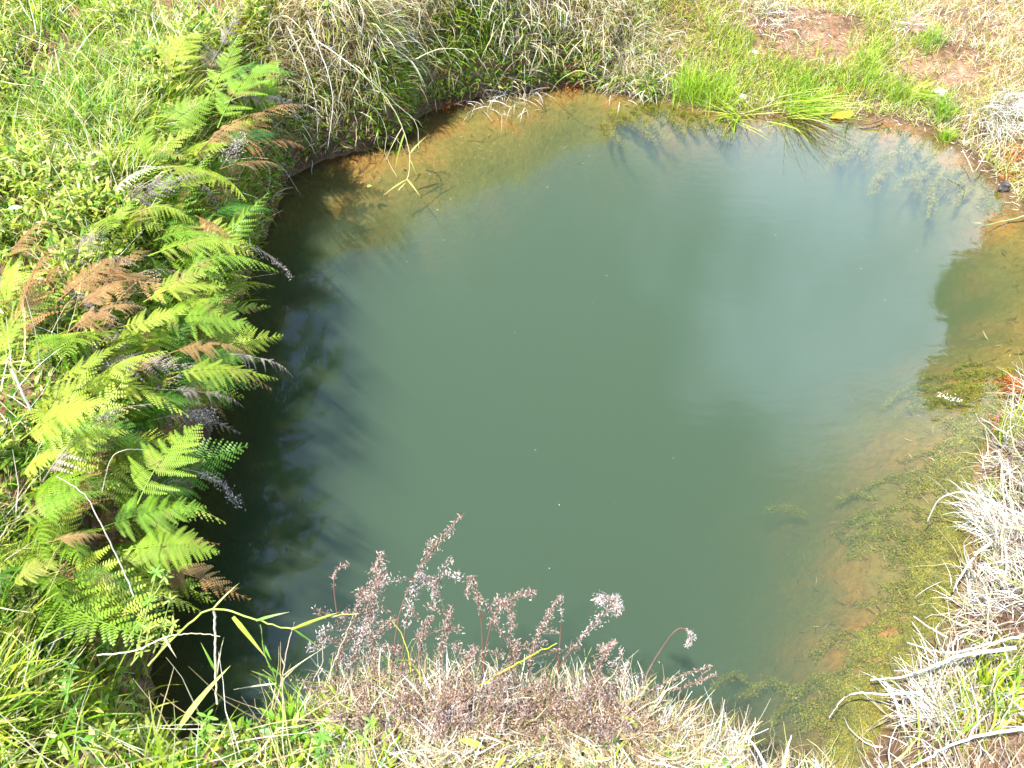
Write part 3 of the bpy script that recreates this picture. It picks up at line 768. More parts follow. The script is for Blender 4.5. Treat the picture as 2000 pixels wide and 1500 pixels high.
WEEDS = [
 ([(735,1390,.46),(730,1280,.55),(725,1180,.65),(745,1080,.74)], 'thick pinkish brown plume, the fullest and second tallest of the dried weeds', PINK, .25, .026, 900, 4),
 ([(760,1390,.46),(780,1200,.62),(840,1080,.72),(905,1004,.80)], 'tallest dried weed, one thin curved stalk leaning right over the water', PINK, .52, .009, 200, 0),
 ([(780,1390,.46),(790,1240,.58),(810,1150,.64),(848,1135,.66),(846,1170,.62)], 'dried weed with a grey hooked tip beside the tallest stalk', GRY, .3, .016, 420, 3),
 ([(670,1395,.46),(665,1260,.56),(652,1130,.66),(680,1100,.70)], 'thin leftmost dried weed ending in a small hooked tip', PINK, .62, .004, 60, 0),
 ([(650,1395,.46),(660,1290,.54),(690,1220,.60),(705,1150,.66)], 'short grey pink weed left of the thick plume', PINK, .3, .014, 320, 3),
 ([(700,1395,.46),(690,1310,.52),(700,1240,.58),(735,1190,.62)], 'low grey tangle of dried weed at the foot of the thick plume', GRY, .1, .024, 560, 4),
 ([(815,1385,.46),(820,1290,.53),(828,1230,.58),(842,1204,.62)], 'small brown weed right of the thick plume', PINK, .35, .012, 240, 2),
 ([(850,1385,.46),(858,1300,.53),(868,1230,.6),(885,1180,.66)], 'short upright brown weed with a knobbly top', PINK, .3, .012, 280, 2),
 ([(935,1395,.46),(942,1290,.55),(938,1200,.63),(922,1130,.70),(912,1165,.68)], 'tall weed with a bent brown top in the middle of the row', PINK, .5, .008, 170, 0),
 ([(940,1395,.46),(950,1260,.58),(975,1185,.64),(995,1180,.65),(1002,1225,.61)], 'drooping weed hanging to the right like a hook in the middle of the row', PINK, .35, .014, 380, 2),
 ([(1040,1400,.46),(1035,1300,.54),(1060,1220,.62),(1102,1156,.70)], 'brown weed leaning right with a narrow pointed top', PINK, .3, .011, 330, 1),
 ([(1085,1405,.46),(1090,1300,.54),(1096,1220,.62),(1098,1170,.68)], 'bare whitish stalk right against the leaning brown weed', GRY, .7, .003, 30, 0),
 ([(1075,1410,.46),(1090,1310,.54),(1150,1230,.62),(1190,1190,.67),(1210,1184,.68),(1200,1205,.66)], 'silvery grey weed curling over at its tip', GRY, .35, .014, 460, 3),
 ([(1140,1420,.45),(1155,1340,.51),(1180,1280,.57),(1205,1250,.60)], 'grey brown weed below the silvery curled one', PINK, .2, .016, 380, 2),
 ([(1180,1430,.45),(1195,1370,.49),(1215,1320,.53),(1228,1290,.56)], 'dark grey weed near the right end of the row', GRY, .2, .012, 260, 2),
 ([(1190,1440,.44),(1230,1370,.49),(1290,1270,.56),(1325,1228,.60),(1352,1240,.59),(1340,1262,.57)], 'weed with an arched grey hook standing alone over open water', GRY, .68, .007, 130, 0),
 ([(1200,1440,.44),(1260,1360,.48),(1330,1320,.52),(1392,1300,.54)], 'upper of two reddish stalks reaching far right', PINK, .45, .004, 100, 0),
 ([(1200,1445,.44),(1270,1365,.47),(1340,1340,.50),(1400,1318,.52)], 'lower of two reddish stalks reaching far right', PINK, .5, .005, 90, 1),
 ([(1180,1450,.44),(1210,1400,.47),(1240,1365,.50),(1262,1345,.52)], 'small dark weed at the foot of the two reddish stalks', GRY, .15, .012, 240, 2),
 ([(880,1400,.46),(900,1340,.50),(915,1290,.55),(930,1262,.57)], 'low bushy brown weed left of the drooping hook', PINK, .1, .020, 420, 3),
 ([(990,1400,.46),(990,1340,.50),(1005,1280,.55),(1012,1250,.58)], 'low bushy grey brown weed right of the drooping hook', PINK, .1, .020, 420, 3),
]
for path, lab, cols, st, fl, n, side in WEEDS:
    weed(path, lab, cols, st, fl, n, side)
# unbroken mass of small dead stems round their feet
A = Acc()
for i in range(230):
    x = rnd.uniform(630, 1290); base = UG(x, rnd.uniform(1365, 1440)+ (x-640)*.05)
    tip = base+Vector((rnd.gauss(0, .025), rnd.uniform(-.01, .06), rnd.uniform(.035, .13)*(1.15-.5*abs(x-950)/350)))
    p = spline([base, (base+tip)/2+Vector((rnd.gauss(0, .008), rnd.gauss(0, .008), .01)), tip], 5)
    tube(A, p, .0010, .0005, (.18, .09, .06), 4)
    leaflets(A, p[3:], .008, rnd.randint(60, 130), rnd.choice([DARKP, PINK, DARKP]))
tag(A.build('dead_undergrowth', M_weed), 'matted brown dead undergrowth at the feet of the dried weeds', 'undergrowth', kind='stuff')

# ------------------------------------------------------------------ stalks and loose stems (each one thing)
def ribbon(acc, pts, w0, w1, col, lift=0):
    """flat grass stem / leaf along points, with a keel so it has thickness"""
    tube(acc, pts, w0/2, w1/2, col, 5)
def leaf_at(acc, p, direction, L_, W_, col, bend=.5, K=5, prof='grass'):
    d = Vector(direction).normalized(); az = math.atan2(d.y, d.x); th = math.acos(max(-1, min(1, d.z)))
    blades(acc, [p], az, L_, W_, th, bend, np.array([col]), K, prof, 0, .1, twist=rnd.uniform(-.4, .4))
def stalk(name, label, cat, path, col, w=(.004, .0015), leaves=(), mat=None, group=None, root=None, stem='stem'):
    pts = spline([U(a, b, z) for a, b, z in path], 7)
    seg_ = np.linalg.norm(pts[-1]-pts[0])/len(pts)
    pts[1:-1] += rng.normal(0, 1, (len(pts)-2, 3))*min(seg_*.07, .0009)
    base = Vector(pts[0])
    r_ = root or empty(name, base, label, cat, group)
    inv = Matrix.Translation(-Vector(r_.location))
    A_ = Acc(); ribbon(A_, pts, w[0], w[1], col)
    A_.build(stem, mat or M_dry, r_).matrix_parent_inverse = inv
    for (a, b, z), (a2, b2, z2), wl, lc in leaves:
        p, q = U(a, b, z), U(a2, b2, z2); B = Acc(); d = q-p
        leaf_at(B, p, d+Vector((0, 0, .15*d.length)), d.length, wl, lc, .3)
        B.build('leaf', M_grass, r_).matrix_parent_inverse = inv
    return r_
YG = (.42, .50, .06); GG = (.16, .32, .03); ST = (.66, .60, .38); WH = (.80, .77, .70)
stalk('arching_grass', 'long jointed grass stem reaching from the near left corner over the water', 'grass stalk',
      [(290,1300,.58),(350,1235,.66),(415,1190,.70),(500,1210,.69),(570,1228,.67),(640,1205,.68),(700,1198,.68)], (.46, .50, .12), (.0045, .002),
      [((415,1190,.7),(468,1138,.74),.006,(.5,.5,.15)), ((500,1212,.69),(566,1196,.70),.006,GG), ((572,1228,.67),(665,1196,.69),.008,YG),
       ((455,1205,.69),(520,1285,.62),.010,YG), ((572,1228,.67),(630,1270,.62),.004,GG)])
stalk('arching_grass', 'pale straw stem dropping straight down from the joint of the long grass stem', 'grass stalk',
      [(424,1375,.50),(420,1300,.56),(420,1240,.63),(417,1192,.69)], ST, (.004, .005), [((421,1330,.53),(436,1245,.6),.006,ST), ((421,1310,.55),(392,1255,.6),.006,GG)])
stalk('arching_grass', 'frayed pale stem lying across the near left corner, lowest of the three', 'grass stalk',
      [(190,1280,.60),(265,1270,.62),(320,1245,.65),(345,1240,.655),(385,1237,.66),(430,1243,.65)], ST, (.0032, .0014), [((320,1245,.65),(345,1285,.62),.004,ST)])
stalk('arching_grass', 'leafy green stem bending up beside the dark gap in the near bank', 'grass stalk',
      [(532,1380,.48),(540,1330,.53),(520,1285,.58),(508,1220,.64)], (.20,.30,.05), (.004,.002),
      [((540,1330,.53),(490,1310,.56),.007,GG), ((524,1300,.56),(556,1325,.54),.006,GG), ((515,1260,.6),(530,1290,.58),.006,GG), ((540,1335,.53),(455,1348,.54),.004,ST)])
stalk('dry_twig', 'forked dry twig standing at the water between stem and weeds', 'twig',
      [(535,1385,.47),(550,1330,.53),(560,1270,.58),(575,1215,.62)], (.50,.40,.28), (.004,.0015),
      [((550,1330,.53),(600,1285,.56),.003,ST), ((556,1300,.56),(545,1275,.58),.003,ST), ((552,1320,.54),(640,1262,.58),.003,ST)])
stalk('dry_twig', 'thin bent twig leaning left of the dried weeds', 'twig',
      [(590,1390,.46),(612,1330,.52),(630,1290,.56),(628,1245,.6)], (.55,.45,.32), (.003,.001))
stalk('dry_twig', 'slanting straw stalk just left of the leftmost dried weed', 'twig',
      [(620,1395,.46),(650,1300,.54),(680,1230,.62),(690,1200,.64)], (.60,.52,.36), (.003,.001))
stalk('leaf_blade', 'broad pale green blade standing up in front of the dark gap', 'grass blade',
      [(345,1425,.52),(365,1395,.55)], YG, (.005,.004), [((350,1420,.53),(447,1300,.66),.022,(.46,.54,.16))])
stalk('yellow_stem', 'single bright yellow stem slanting up through the dried weeds', 'grass stalk',
      [(902,1362,.50),(960,1325,.56),(1020,1290,.60),(1088,1256,.65)], (.62,.56,.03), (.0045,.0015))
stalk('yellow_stem', 'yellow green blade arching left of the single bright stem', 'grass stalk',
      [(805,1350,.50),(800,1290,.56),(785,1240,.61),(765,1212,.65)], (.52,.50,.08), (.0035,.0015))
stalk('bare_stem', 'long white bare stem lying over the lower ferns', 'stem',
      [(262,1165,.60),(235,1100,.67),(200,1030,.74),(165,965,.80),(110,930,.84)], (.62,.56,.44), (.0036,.0016))
stalk('bare_stem', 'short pale stem showing through the ferns at the left edge', 'stem',
      [(60,800,.72),(40,760,.78),(22,720,.82)], (.74,.68,.58), (.006,.005))
stalk('bare_stem', 'thin arched brown stem beside the big serrated fern frond', 'stem',
      [(200,960,.66),(215,900,.72),(240,880,.74),(280,878,.72)], (.5,.42,.3), (.0025,.0015))
# overhanging clump on the back bank
r_ = stalk('overhanging_grass', 'straw coloured grass clump trailing from the back bank down into the water', 'grass clump',
      [(700,140,.52),(745,180,.42),(780,235,.30),(800,300,.16),(795,350,.05),(778,372,.02)], (.66,.62,.32), (.006,.003),
      [((795,350,.05),(748,384,.01),.008,(.55,.55,.12)), ((795,350,.05),(820,384,.01),.008,(.55,.55,.12)), ((800,300,.16),(835,265,.2),.007,(.4,.48,.08)),
       ((800,310,.15),(815,345,.08),.006,(.4,.48,.08)), ((790,260,.24),(770,330,.1),.008,(.3,.42,.06)), ((785,250,.26),(750,320,.12),.008,ST)])
stalk('', '', '', [(690,190,.44),(735,215,.34),(755,260,.22),(752,300,.12),(775,345,.03)], (.6,.58,.3), (.004,.002), root=r_)
stalk('', '', '', [(720,150,.5),(770,200,.36),(812,240,.25),(818,290,.14)], (.7,.64,.42), (.004,.002), root=r_)
r_ = stalk('overhanging_grass', 'bleached woody stem cluster on the back bank above the trailing clump', 'grass clump',
      [(560,50,.62),(590,110,.52),(615,190,.38),(620,270,.2)], (.72,.66,.52), (.005,.002))
stalk('', '', '', [(600,40,.62),(625,100,.52),(650,190,.36),(640,290,.16)], (.78,.74,.64), (.005,.002), root=r_)
stalk('', '', '', [(620,80,.56),(690,130,.46),(730,165,.4)], (.8,.76,.68), (.006,.003), root=r_)
stalk('bent_reed', 'pale bent reed arching over the middle of the back bank', 'reed',
      [(812,115,.44),(850,98,.48),(890,95,.46),(930,100,.42)], (.66,.68,.36), (.004,.002))
stalk('bent_reed', 'pale green reed curving down to the water under the straw bank', 'reed',
      [(1165,150,.22),(1130,138,.26),(1095,155,.18),(1075,180,.04)], (.5,.58,.18), (.005,.003))
stalk('water_reed', 'blue green reed half sunk in the water at the right edge', 'reed',
      [(2010,418,.04),(1980,428,.01),(1950,434,.005),(1925,440,.003)], (.30,.42,.18), (.008,.003))
# bleached stalks on the right bank
for lab, path, w in [
 ('bare white stalk arching out over the algae halfway down the right bank', [(2010,1010,.25),(1960,990,.27),(1910,968,.28),(1868,962,.26),(1832,978,.2),(1812,1018,.1)], (.005,.003)),
 ('kinked white stem hanging to the water from the straw, right bank', [(1935,1060,.26),(1900,1090,.22),(1868,1140,.14),(1862,1155,.10)], (.007,.004)),
 ('long straight white stalk, upper of the crossed pair on the right bank', [(2020,1235,.30),(1940,1255,.26),(1850,1275,.20),(1772,1255,.12)], (.007,.003)),
 ('short forked white stalk pointing up left above the crossed pair', [(1850,1245,.20),(1815,1225,.16),(1785,1204,.12)], (.005,.003)),
 ('thick white stalk lying low toward the water below the crossed pair', [(1985,1265,.28),(1880,1280,.22),(1800,1310,.14),(1760,1322,.10),(1700,1328,.08)], (.010,.004)),
 ('curved pale straw reaching furthest left from the lower right bank', [(1800,1352,.24),(1730,1356,.18),(1670,1354,.14),(1640,1372,.10),(1620,1402,.06)], (.006,.002)),
 ('pale straw bent like an elbow near the lower right waterline', [(1765,1420,.22),(1750,1370,.24),(1735,1340,.24),(1712,1325,.2)], (.004,.002)),
 ('long pale stem bordering the lower right corner', [(2020,1420,.36),(1900,1440,.34),(1830,1470,.32),(1780,1500,.3)], (.008,.004)),
 ('tall thin straw leaning over the water at the bottom edge', [(1510,1530,.44),(1485,1475,.46),(1460,1442,.47),(1422,1424,.46)], (.007,.002)),
 ('upright pale blade at the bottom edge right of the leaning straw', [(1528,1530,.42),(1533,1480,.46),(1546,1436,.50)], (.009,.002)),
 ('small hooked straw rightmost along the bottom edge', [(1600,1530,.40),(1598,1495,.43),(1585,1482,.44)], (.005,.002)),
]:
    stalk('white_stalk', lab, 'dry stalk', path, (.80,.77,.70), w, group='bleached stalks on the near right bank')

# ------------------------------------------------------------------ tufts
def tuft(name, label, cat, px, py, n, L, W, cols, wts, spread=.03, az=None, azs=1.6, th=(.0, .6), bend=(.2, 1.1), group=None, mat=None, roots=True):
    b = UG(px, py); root = empty(name, b, label, cat, group)
    inv = Matrix.Translation(-b)
    A_ = Acc()
    P = np.array(b)+np.c_[rng.normal(0, spread, (n, 2)), np.zeros(n)]
    P[:, 2] = ground(P[:, 0], P[:, 1])-.003
    a = rng.uniform(0, 6.28, n) if az is None else az+rng.normal(0, azs, n)
    blades(A_, P, a, rng.uniform(*L, n), rng.uniform(*W, n), rng.uniform(*th, n), rng.uniform(*bend, n), palette(n, cols, wts), 5, 'grass', .06, .15)
    A_.build('blades', mat or M_grass, root).matrix_parent_inverse = inv
    return root
TG = [(.22,.42,.02), (.36,.52,.03), (.14,.30,.02), (.50,.54,.08)]
TUFTS = [
 ('tall bright green grass tuft at the waterline, leftmost of the far right bank', 1350, 190, 420, (.10,.22), TG, .055),
 ('green grass tuft close to the right of the tallest one', 1410, 195, 260, (.07,.16), TG, .05),
 ('lime green grass tuft above the bare slope near the far right bank top', 1440, 115, 300, (.06,.12), TG, .07),
 ('wide lime green tuft above the sedge leaning over the water', 1560, 190, 480, (.07,.15), TG, .08),
 ('bright green tuft behind the rusty moss', 1670, 165, 460, (.07,.15), TG, .08),
 ('slim green tuft right of the rusty moss', 1745, 205, 160, (.08,.16), TG, .03),
 ('small yellow tuft between the bare soil patches', 1700, 110, 180, (.05,.10), TG, .06),
 ('dark green tuft where the shore turns down to the right', 1835, 235, 150, (.08,.15), [(.14,.30,.04)]+TG[:3], .03),
 ('pale green tuft standing in the shallows under the dark green one', 1845, 275, 90, (.06,.10), TG, .015),
 ('thin grey green tuft beside the upper bare soil patch', 1815, 95, 140, (.06,.12), [(.30,.38,.16)]+TG[:3], .04),
 ('spiky green tuft on the right bank above the bleached straw', 1960, 860, 70, (.10,.20), TG, .02),
 ('green herb tuft among white straw halfway down the right bank', 1935, 975, 90, (.03,.07), TG, .02),
 ('broad bladed green tuft in the middle of the lower right straw', 1925, 1345, 60, (.08,.14), TG, .02),
 ('yellowish tuft under the broad bladed one in the lower right corner', 1900, 1385, 160, (.04,.10), [(.48,.44,.06)]+TG[:3], .05),
 ('green tuft at the right edge above the long pale stem', 1985, 1290, 150, (.04,.09), TG, .05),
 ('small green tuft low in the straw near the lower right waterline', 1830, 1410, 120, (.03,.07), TG, .04),
]
for lab, px_, py_, n, L, cols, sp_ in TUFTS:
    W_ = (.006, .014) if 'broad bladed' in lab else (.0022, .0042)
    tuft('grass_tuft', lab, 'grass tuft', px_, py_, n, L, W_, cols, [3, 4, 2, 1.5], sp_)
# sedge leaning into the water
tuft('sedge', 'yellow green sedge with long blades leaning right into the pond', 'sedge', 1540, 218, 120, (.22,.42), (.003,.005), TG+[(.6,.58,.2)], [2,4,1,2,2], .05, az=-.75, azs=.35, th=(.9,1.35), bend=(.1,.5))
tuft('sedge', 'flat spreading sedge with blades fanned left over the water', 'sedge', 1440, 230, 70, (.12,.30), (.003,.005), TG+[(.6,.58,.2)], [2,4,1,2,2], .03, az=-2.2, azs=.8, th=(.9,1.4), bend=(.1,.4))
tuft('sedge', 'fan of stiff green blades beside the stones of the far right shore', 'sedge', 1775, 200, 60, (.10,.2), (.004,.006), TG, [2,4,1,2], .02, az=-.2, azs=.7, th=(.8,1.4), bend=(.1,.5))
TUSS = [('fountain shaped white dead tussock at the right edge', 1950, 225, 420, (.10,.24), .05, -1.4),
        ('dead grey tussock by the brown clod at the top right', 1760, 50, 160, (.08,.15), .05, -1.6),
        ('dry straw tuft bordering the upper bare soil', 1500, 30, 240, (.06,.14), .08, -1.6),
        ('white spiky dead tussock halfway down the right bank', 1960, 1060, 170, (.08,.2), .04, 2.6),
        ('ash white dead tussock below the spiky one, right bank', 1930, 1010, 130, (.06,.16), .03, 2.8),
        ('silvery dead tussock in the lower right above the crossed stalks', 1960, 1180, 160, (.06,.16), .05, 2.9),
        ('white dead tussock spilling to the water in the lower right', 1815, 1400, 170, (.06,.17), .04, 2.9),
        ('dead straw tussock on the back bank at the start of the short turf', 1240, 130, 520, (.07,.18), .10, -1.5),
        ('grey dead tussock hanging in the middle of the back bank', 985, 90, 420, (.10,.22), .10, -1.5),
        ('white dead tussock at the bottom centre of the straw litter', 900, 1440, 220, (.06,.14), .05, 1.4)]
for lab, px_, py_, n, L, sp_, az_ in TUSS:
    tuft('dead_tussock', lab, 'dead tussock', px_, py_, n, L, (.0018,.0040), [(.82,.79,.72),(.70,.64,.52),(.48,.40,.32)], [4,3,1.5], sp_, az=az_, azs=.75, th=(.2,1.2), bend=(.4,1.4), mat=M_dry)
# star shaped dead rosette, near bank right
tuft('dead_rosette', 'star shaped white dead rosette at the right end of the near bank', 'dead rosette', 1270, 1462, 34, (.05,.10), (.006,.010), [(.84,.82,.76),(.7,.66,.58)], [3,1], .008, th=(.2,1.3), bend=(0,.5), mat=M_dry)

# ------------------------------------------------------------------ whorled herbs bottom left
def herb(label, path, nodes, size=.03, col=(.20,.38,.04), stemcol=(.34,.42,.10)):
    pts = spline([U(a, b, z) for a, b, z in path], 7); base = Vector(pts[0]); base.z = min(base.z, G(base.x, base.y)+.02)
    root = empty('leafy_herb', base, label, 'herb', 'leafy herbs in the near left corner'); inv = Matrix.Translation(-base)
    S = Acc(); tube(S, pts, .0018, .0011, stemcol, 5); S.build('stem', M_grass, root).matrix_parent_inverse = inv
    for k in range(nodes):
        i = int((len(pts)-1)*(1-k/nodes*.9)); B = Acc(); m = rnd.choice([5, 6, 4]); a0 = rnd.uniform(0, 1.5)
        a = a0+np.arange(m)*2*np.pi/m
        blades(B, np.tile(pts[i], (m, 1)), a, rng.uniform(.8, 1.1, m)*size, size*.26, rng.uniform(.7, 1.6, m), rng.uniform(-.2, 1.0, m), palette(m, [col], [1], .12), 5, 'leaf', 0, .1, twist=0)
        B.build('leaf_whorl', M_grass, root).matrix_parent_inverse = inv
HERBS = [('herb with a star of pale leaves nearest to the lowest fern', [(262,1290,.58),(285,1200,.66),(305,1118,.72)], 3),
 ('herb with a small dark green leaf star over the black water', [(300,1275,.56),(318,1220,.60),(332,1172,.63)], 2),
 ('pale herb crossing the herb with the star of leaves', [(250,1250,.6),(300,1165,.68),(322,1128,.70)], 2),
 ('low herb beside the frayed pale stem', [(255,1300,.58),(285,1260,.62),(290,1228,.65)], 3),
 ('small herb right of the frayed pale stem', [(300,1290,.57),(325,1250,.61),(338,1220,.63)], 2),
 ('herb with broad light leaves deep in the near left corner', [(120,1390,.6),(135,1340,.66),(140,1300,.70)], 3),
 ('herb with light leaves under the broad pale blade', [(395,1470,.55),(400,1430,.58),(405,1400,.61)], 3),
 ('green herb at the bottom edge left of the straw litter', [(620,1490,.53),(625,1465,.56),(630,1440,.59)], 3),
 ('green herb growing through the straw at the bottom edge', [(700,1480,.53),(712,1445,.56),(725,1410,.59)], 2)]
for lab, path, nd in HERBS: herb(lab, path, nd, rnd.uniform(.016, .026), rnd.choice([(.2,.38,.04), (.12,.28,.03), (.34,.44,.08)]))
# round leaved creeper on the back bank
b = UG(650, 62); root = empty('broadleaf_plant', b, 'creeper with a few large round green leaves on the back bank', 'creeper'); inv = Matrix.Translation(-b)
for (x_, y_, L_) in ((645,62,.08), (660,70,.06), (640,35,.07), (628,55,.05)):
    p = UG(x_, y_, .05); B = Acc(); blades(B, [p], rnd.uniform(-2.4, -.6), L_, L_*.75, 1.0, .8, np.array([(.24,.44,.08)]), 6, 'leaf', 0, .1, twist=.1)
    B.build('leaf', M_grass, root).matrix_parent_inverse = inv
    B = Acc(); tube(B, spline([b, (b+p)/2+Vector((0, 0, .02)), p], 5), .0015, .001, (.3,.4,.1), 4); B.build('stem', M_grass, root).matrix_parent_inverse = inv

# grey plumes of dead seed caught over the black water
def plume(label, path, n, cols=GRY, fl=.008):
    pts = spline([U(*p) for p in path], 7); base = Vector(pts[0])
    root = empty('dead_plume', base, label, 'dead plume'); inv = Matrix.Translation(-base)
    S = Acc(); tube(S, pts, .0012, .0006, (.3,.25,.2), 4); S.build('stem', M_twig, root).matrix_parent_inverse = inv
    Hd = Acc(); leaflets(Hd, pts[len(pts)//3:], fl*.5, n, cols); Hd.build('tuft', M_weed, root).matrix_parent_inverse = inv
plume('ragged grey plume dangling over black water below the big serrated fern frond', [(355,915,.45),(395,925,.42),(435,948,.36),(465,985,.26)], 320, GRY, .014)
plume('small grey plume dangling in the back left corner of the pond', [(500,480,.45),(530,505,.38),(555,525,.32),(568,542,.28)], 160, GRY, .010)
plume('grey lavender dead seed plume among the upper ferns', [(430,330,.58),(450,300,.64),(470,270,.68)], 420, GRY, .03)
plume('grey dead plume at the water under the drab fern frond', [(330,800,.5),(370,810,.46),(415,808,.42)], 300, GRY, .018)

# ------------------------------------------------------------------ rusty moss, clods, leaf, stone
def moss(label, px, py, r, n):
    b = UG(px, py); A_ = Acc(); P = np.array(b)+np.c_[rng.normal(0, r, (n, 2)), np.zeros(n)]
    P[:, 2] = ground(P[:, 0], P[:, 1])+np.abs(rng.normal(0, r*.25, n))
    blades(A_, P, rng.uniform(0, 6.28, n), rng.uniform(.006, .02, n), rng.uniform(.003, .006, n), rng.uniform(0, 1.6, n), rng.uniform(-2, 2, n), palette(n, [(.50,.13,.03), (.34,.09,.03), (.62,.24,.06)], [3, 2, 1]), 3, 'leaf')
    o = A_.build('rusty_moss', M_weed, loc=b); tag(o, label, 'moss clump')
moss('rust red moss clump behind the orange leaf at the waterline', 1652, 192, .035, 420)
moss('rust red moss clump at the foot of the back bank', 1110, 158, .04, 420)
moss('orange moss clump under the white fountain tussock', 1978, 312, .03, 300)
moss('orange moss clump just above the dark stone', 1963, 350, .02, 220)
moss('dark red moss clump where the right shore re-enters the picture', 1985, 758, .03, 360)
moss('rusty moss clump behind the green spiky tuft, right shore', 1955, 830, .025, 260)
moss('rusty moss clump beneath the trailing grass, back left', 870, 200, .04, 320)
def rock(name, label, cat, px, py, size, mat, seed, flat=.6):
    import bmesh
    bm = bmesh.new(); bmesh.ops.create_icosphere(bm, subdivisions=3, radius=1)
    for v in bm.verts:
        p = v.co*1.0; q = np.array([p.x+seed, p.y-seed]); 
        d = 1+.5*float(fbm(np.array([p.x*1.0+p.z+seed]), np.array([p.y-p.z*.7]), 1.3, 3, seed)[0])
        v.co = Vector((p.x*d*size[0], p.y*d*size[1], p.z*d*size[2]))
    me = bpy.data.meshes.new(name); bm.to_mesh(me); bm.free(); me.materials.append(mat)
    o = bpy.data.objects.new(name, me); COL.objects.link(o); b = UG(px, py); o.location = b+Vector((0, 0, size[2]*(-.1 if 'clod' in name else .3))); o.rotation_euler = (rnd.uniform(-.3, .3), rnd.uniform(-.3, .3), rnd.uniform(0, 3))
    tag(o, label, cat); return o
def rock_mat(name, c0, c1):
    m, t, out = mat_new(name); p = N(t, 'ShaderNodeBsdfPrincipled'); p.inputs['Roughness'].default_value = .85
    tcx = N(t, 'ShaderNodeTexCoord'); n = N(t, 'ShaderNodeTexNoise'); n.inputs['Scale'].default_value = 60; n.inputs['Detail'].default_value = 6
    t.links.new(tcx.outputs['Object'], n.inputs['Vector'])
    r = N(t, 'ShaderNodeValToRGB'); r.color_ramp.elements[0].position = .35; r.color_ramp.elements[0].color = (*c0, 1); r.color_ramp.elements[1].position = .65; r.color_ramp.elements[1].color = (*c1, 1)
    t.links.new(n.outputs['Fac'], r.inputs['Fac']); t.links.new(r.outputs['Color'], p.inputs['Base Color'])
    b = N(t, 'ShaderNodeBump'); b.inputs['Strength'].default_value = .8; b.inputs['Distance'].default_value = .01
    t.links.new(n.outputs['Fac'], b.inputs['Height']); t.links.new(b.outputs[0], p.inputs['Normal'])
    t.links.new(p.outputs[0], out.inputs['Surface']); return m
M_stone = rock_mat('dark_stone', (.03, .025, .022), (.09, .07, .06))
M_clod = rock_mat('brown_clod', (.14, .07, .045), (.34, .21, .15))
M_pale = rock_mat('pale_stone', (.45, .42, .36), (.75, .72, .66))
rock('stone', 'dark wet stone at the right shore under the orange moss', 'stone', 1958, 372, (.022,.03,.03), M_stone, 3)
rock('soil_clod', 'brown crumbling soil clod with grass hanging over it at the top right', 'soil clod', 1790, 52, (.10,.05,.04), M_clod, 5)
rock('stone', 'pale mottled stone behind the fan of stiff blades', 'stone', 1832, 182, (.045,.03,.02), M_pale, 9)
rock('stone', 'small white stone in the yellow turf of the far right bank', 'stone', 1473, 112, (.016,.014,.012), M_pale, 11)
rock('stone', 'small white stone at the waterline below the wide lime tuft', 'stone', 1448, 197, (.02,.016,.02), M_pale, 14)
M_leaf = leafy('orange_leaf', .3, .4, .5, base=(.8,.34,.02))
b = U(1640, 226, .012); B = Acc()
th = np.linspace(0, 2*np.pi, 24, endpoint=False); rr = .05*(1+.25*np.cos(3*th)+.1*np.sin(7*th)); 
ring = np.c_[rr*np.cos(th)*1.1, rr*np.sin(th)*.6, .010*np.sin(2*th)+.012*np.cos(th)]
Vl = []; Fl = []
for s_ in (0, .5, 1.): Vl.append(ring*s_*np.array([1, 1, s_])+np.array([0, 0, .006*(1-s_)]))
Vl = np.concatenate(Vl)
for q in (0, 1):
    for i in range(24): Fl.append((q*24+i, q*24+(i+1) % 24, (q+1)*24+(i+1) % 24, (q+1)*24+i))
B.add(Vl+np.array(b), Fl, np.clip(np.array([(.85,.42,.03)])*(1+.25*rng.normal(0, .5, (72, 1))), 0, 1))
tag(B.build('fallen_leaf', M_leaf, loc=b), 'curled orange yellow leaf floating against the far shore', 'leaf')
stalk('stick', 'forked grey stick poking out of the water at the right shore', 'stick', [(1925,300,.12),(1915,318,.09),(1902,336,.05),(1893,318,.06),(1880,293,.08)], (.36,.31,.25), (.0065,.004), mat=M_twig)
stalk('stick', 'dark wet stick at the waterline right of the orange leaf', 'stick', [(1725,232,.03),(1705,240,.02),(1680,244,.01)], (.16,.09,.06), (.012,.008), mat=M_twig)
stalk('stick', 'reddish upright stick in the moss behind the orange leaf', 'stick', [(1664,222,.02),(1672,200,.08),(1684,180,.13)], (.36,.24,.2), (.010,.005), mat=M_twig)

# ------------------------------------------------------------------ algae just under the surface
A = Acc()
ALG = [(.22,.22,.035), (.29,.26,.045), (.15,.19,.03), (.31,.23,.045)]
def algae_plume(px, py, L_, ang_, depth, n=620):
    b = U(px, py, -depth); a = ang_+rnd.gauss(0, .3)
    q = spline([b, b+Vector((math.cos(a), math.sin(a), 0))*L_*.5+Vector((0, 0, rnd.uniform(-.01, .01))), b+Vector((math.cos(a+.4), math.sin(a+.4), -.15))*L_], 5)
    i = rng.integers(0, len(q), n); P = q[i]+rng.normal(0, 1, (n, 3))*np.array([L_*.06, L_*.06, .010])
    gz = ground(P[:, 0], P[:, 1]); P[:, 2] = np.minimum(np.maximum(P[:, 2], gz+rng.uniform(0, .016, n)), -.006)
    P = P[P[:, 2] > gz]
    m = len(P)
    if m < 4: return
    blades(A, P, rng.uniform(0, 6.28, m), rng.uniform(.003, .009, m), rng.uniform(.0018, .0042, m), rng.uniform(.5, 2.4, m), rng.uniform(-1, 1, m), palette(m, ALG, [4, 3, 3, 1.5]), 2, 'leaf')
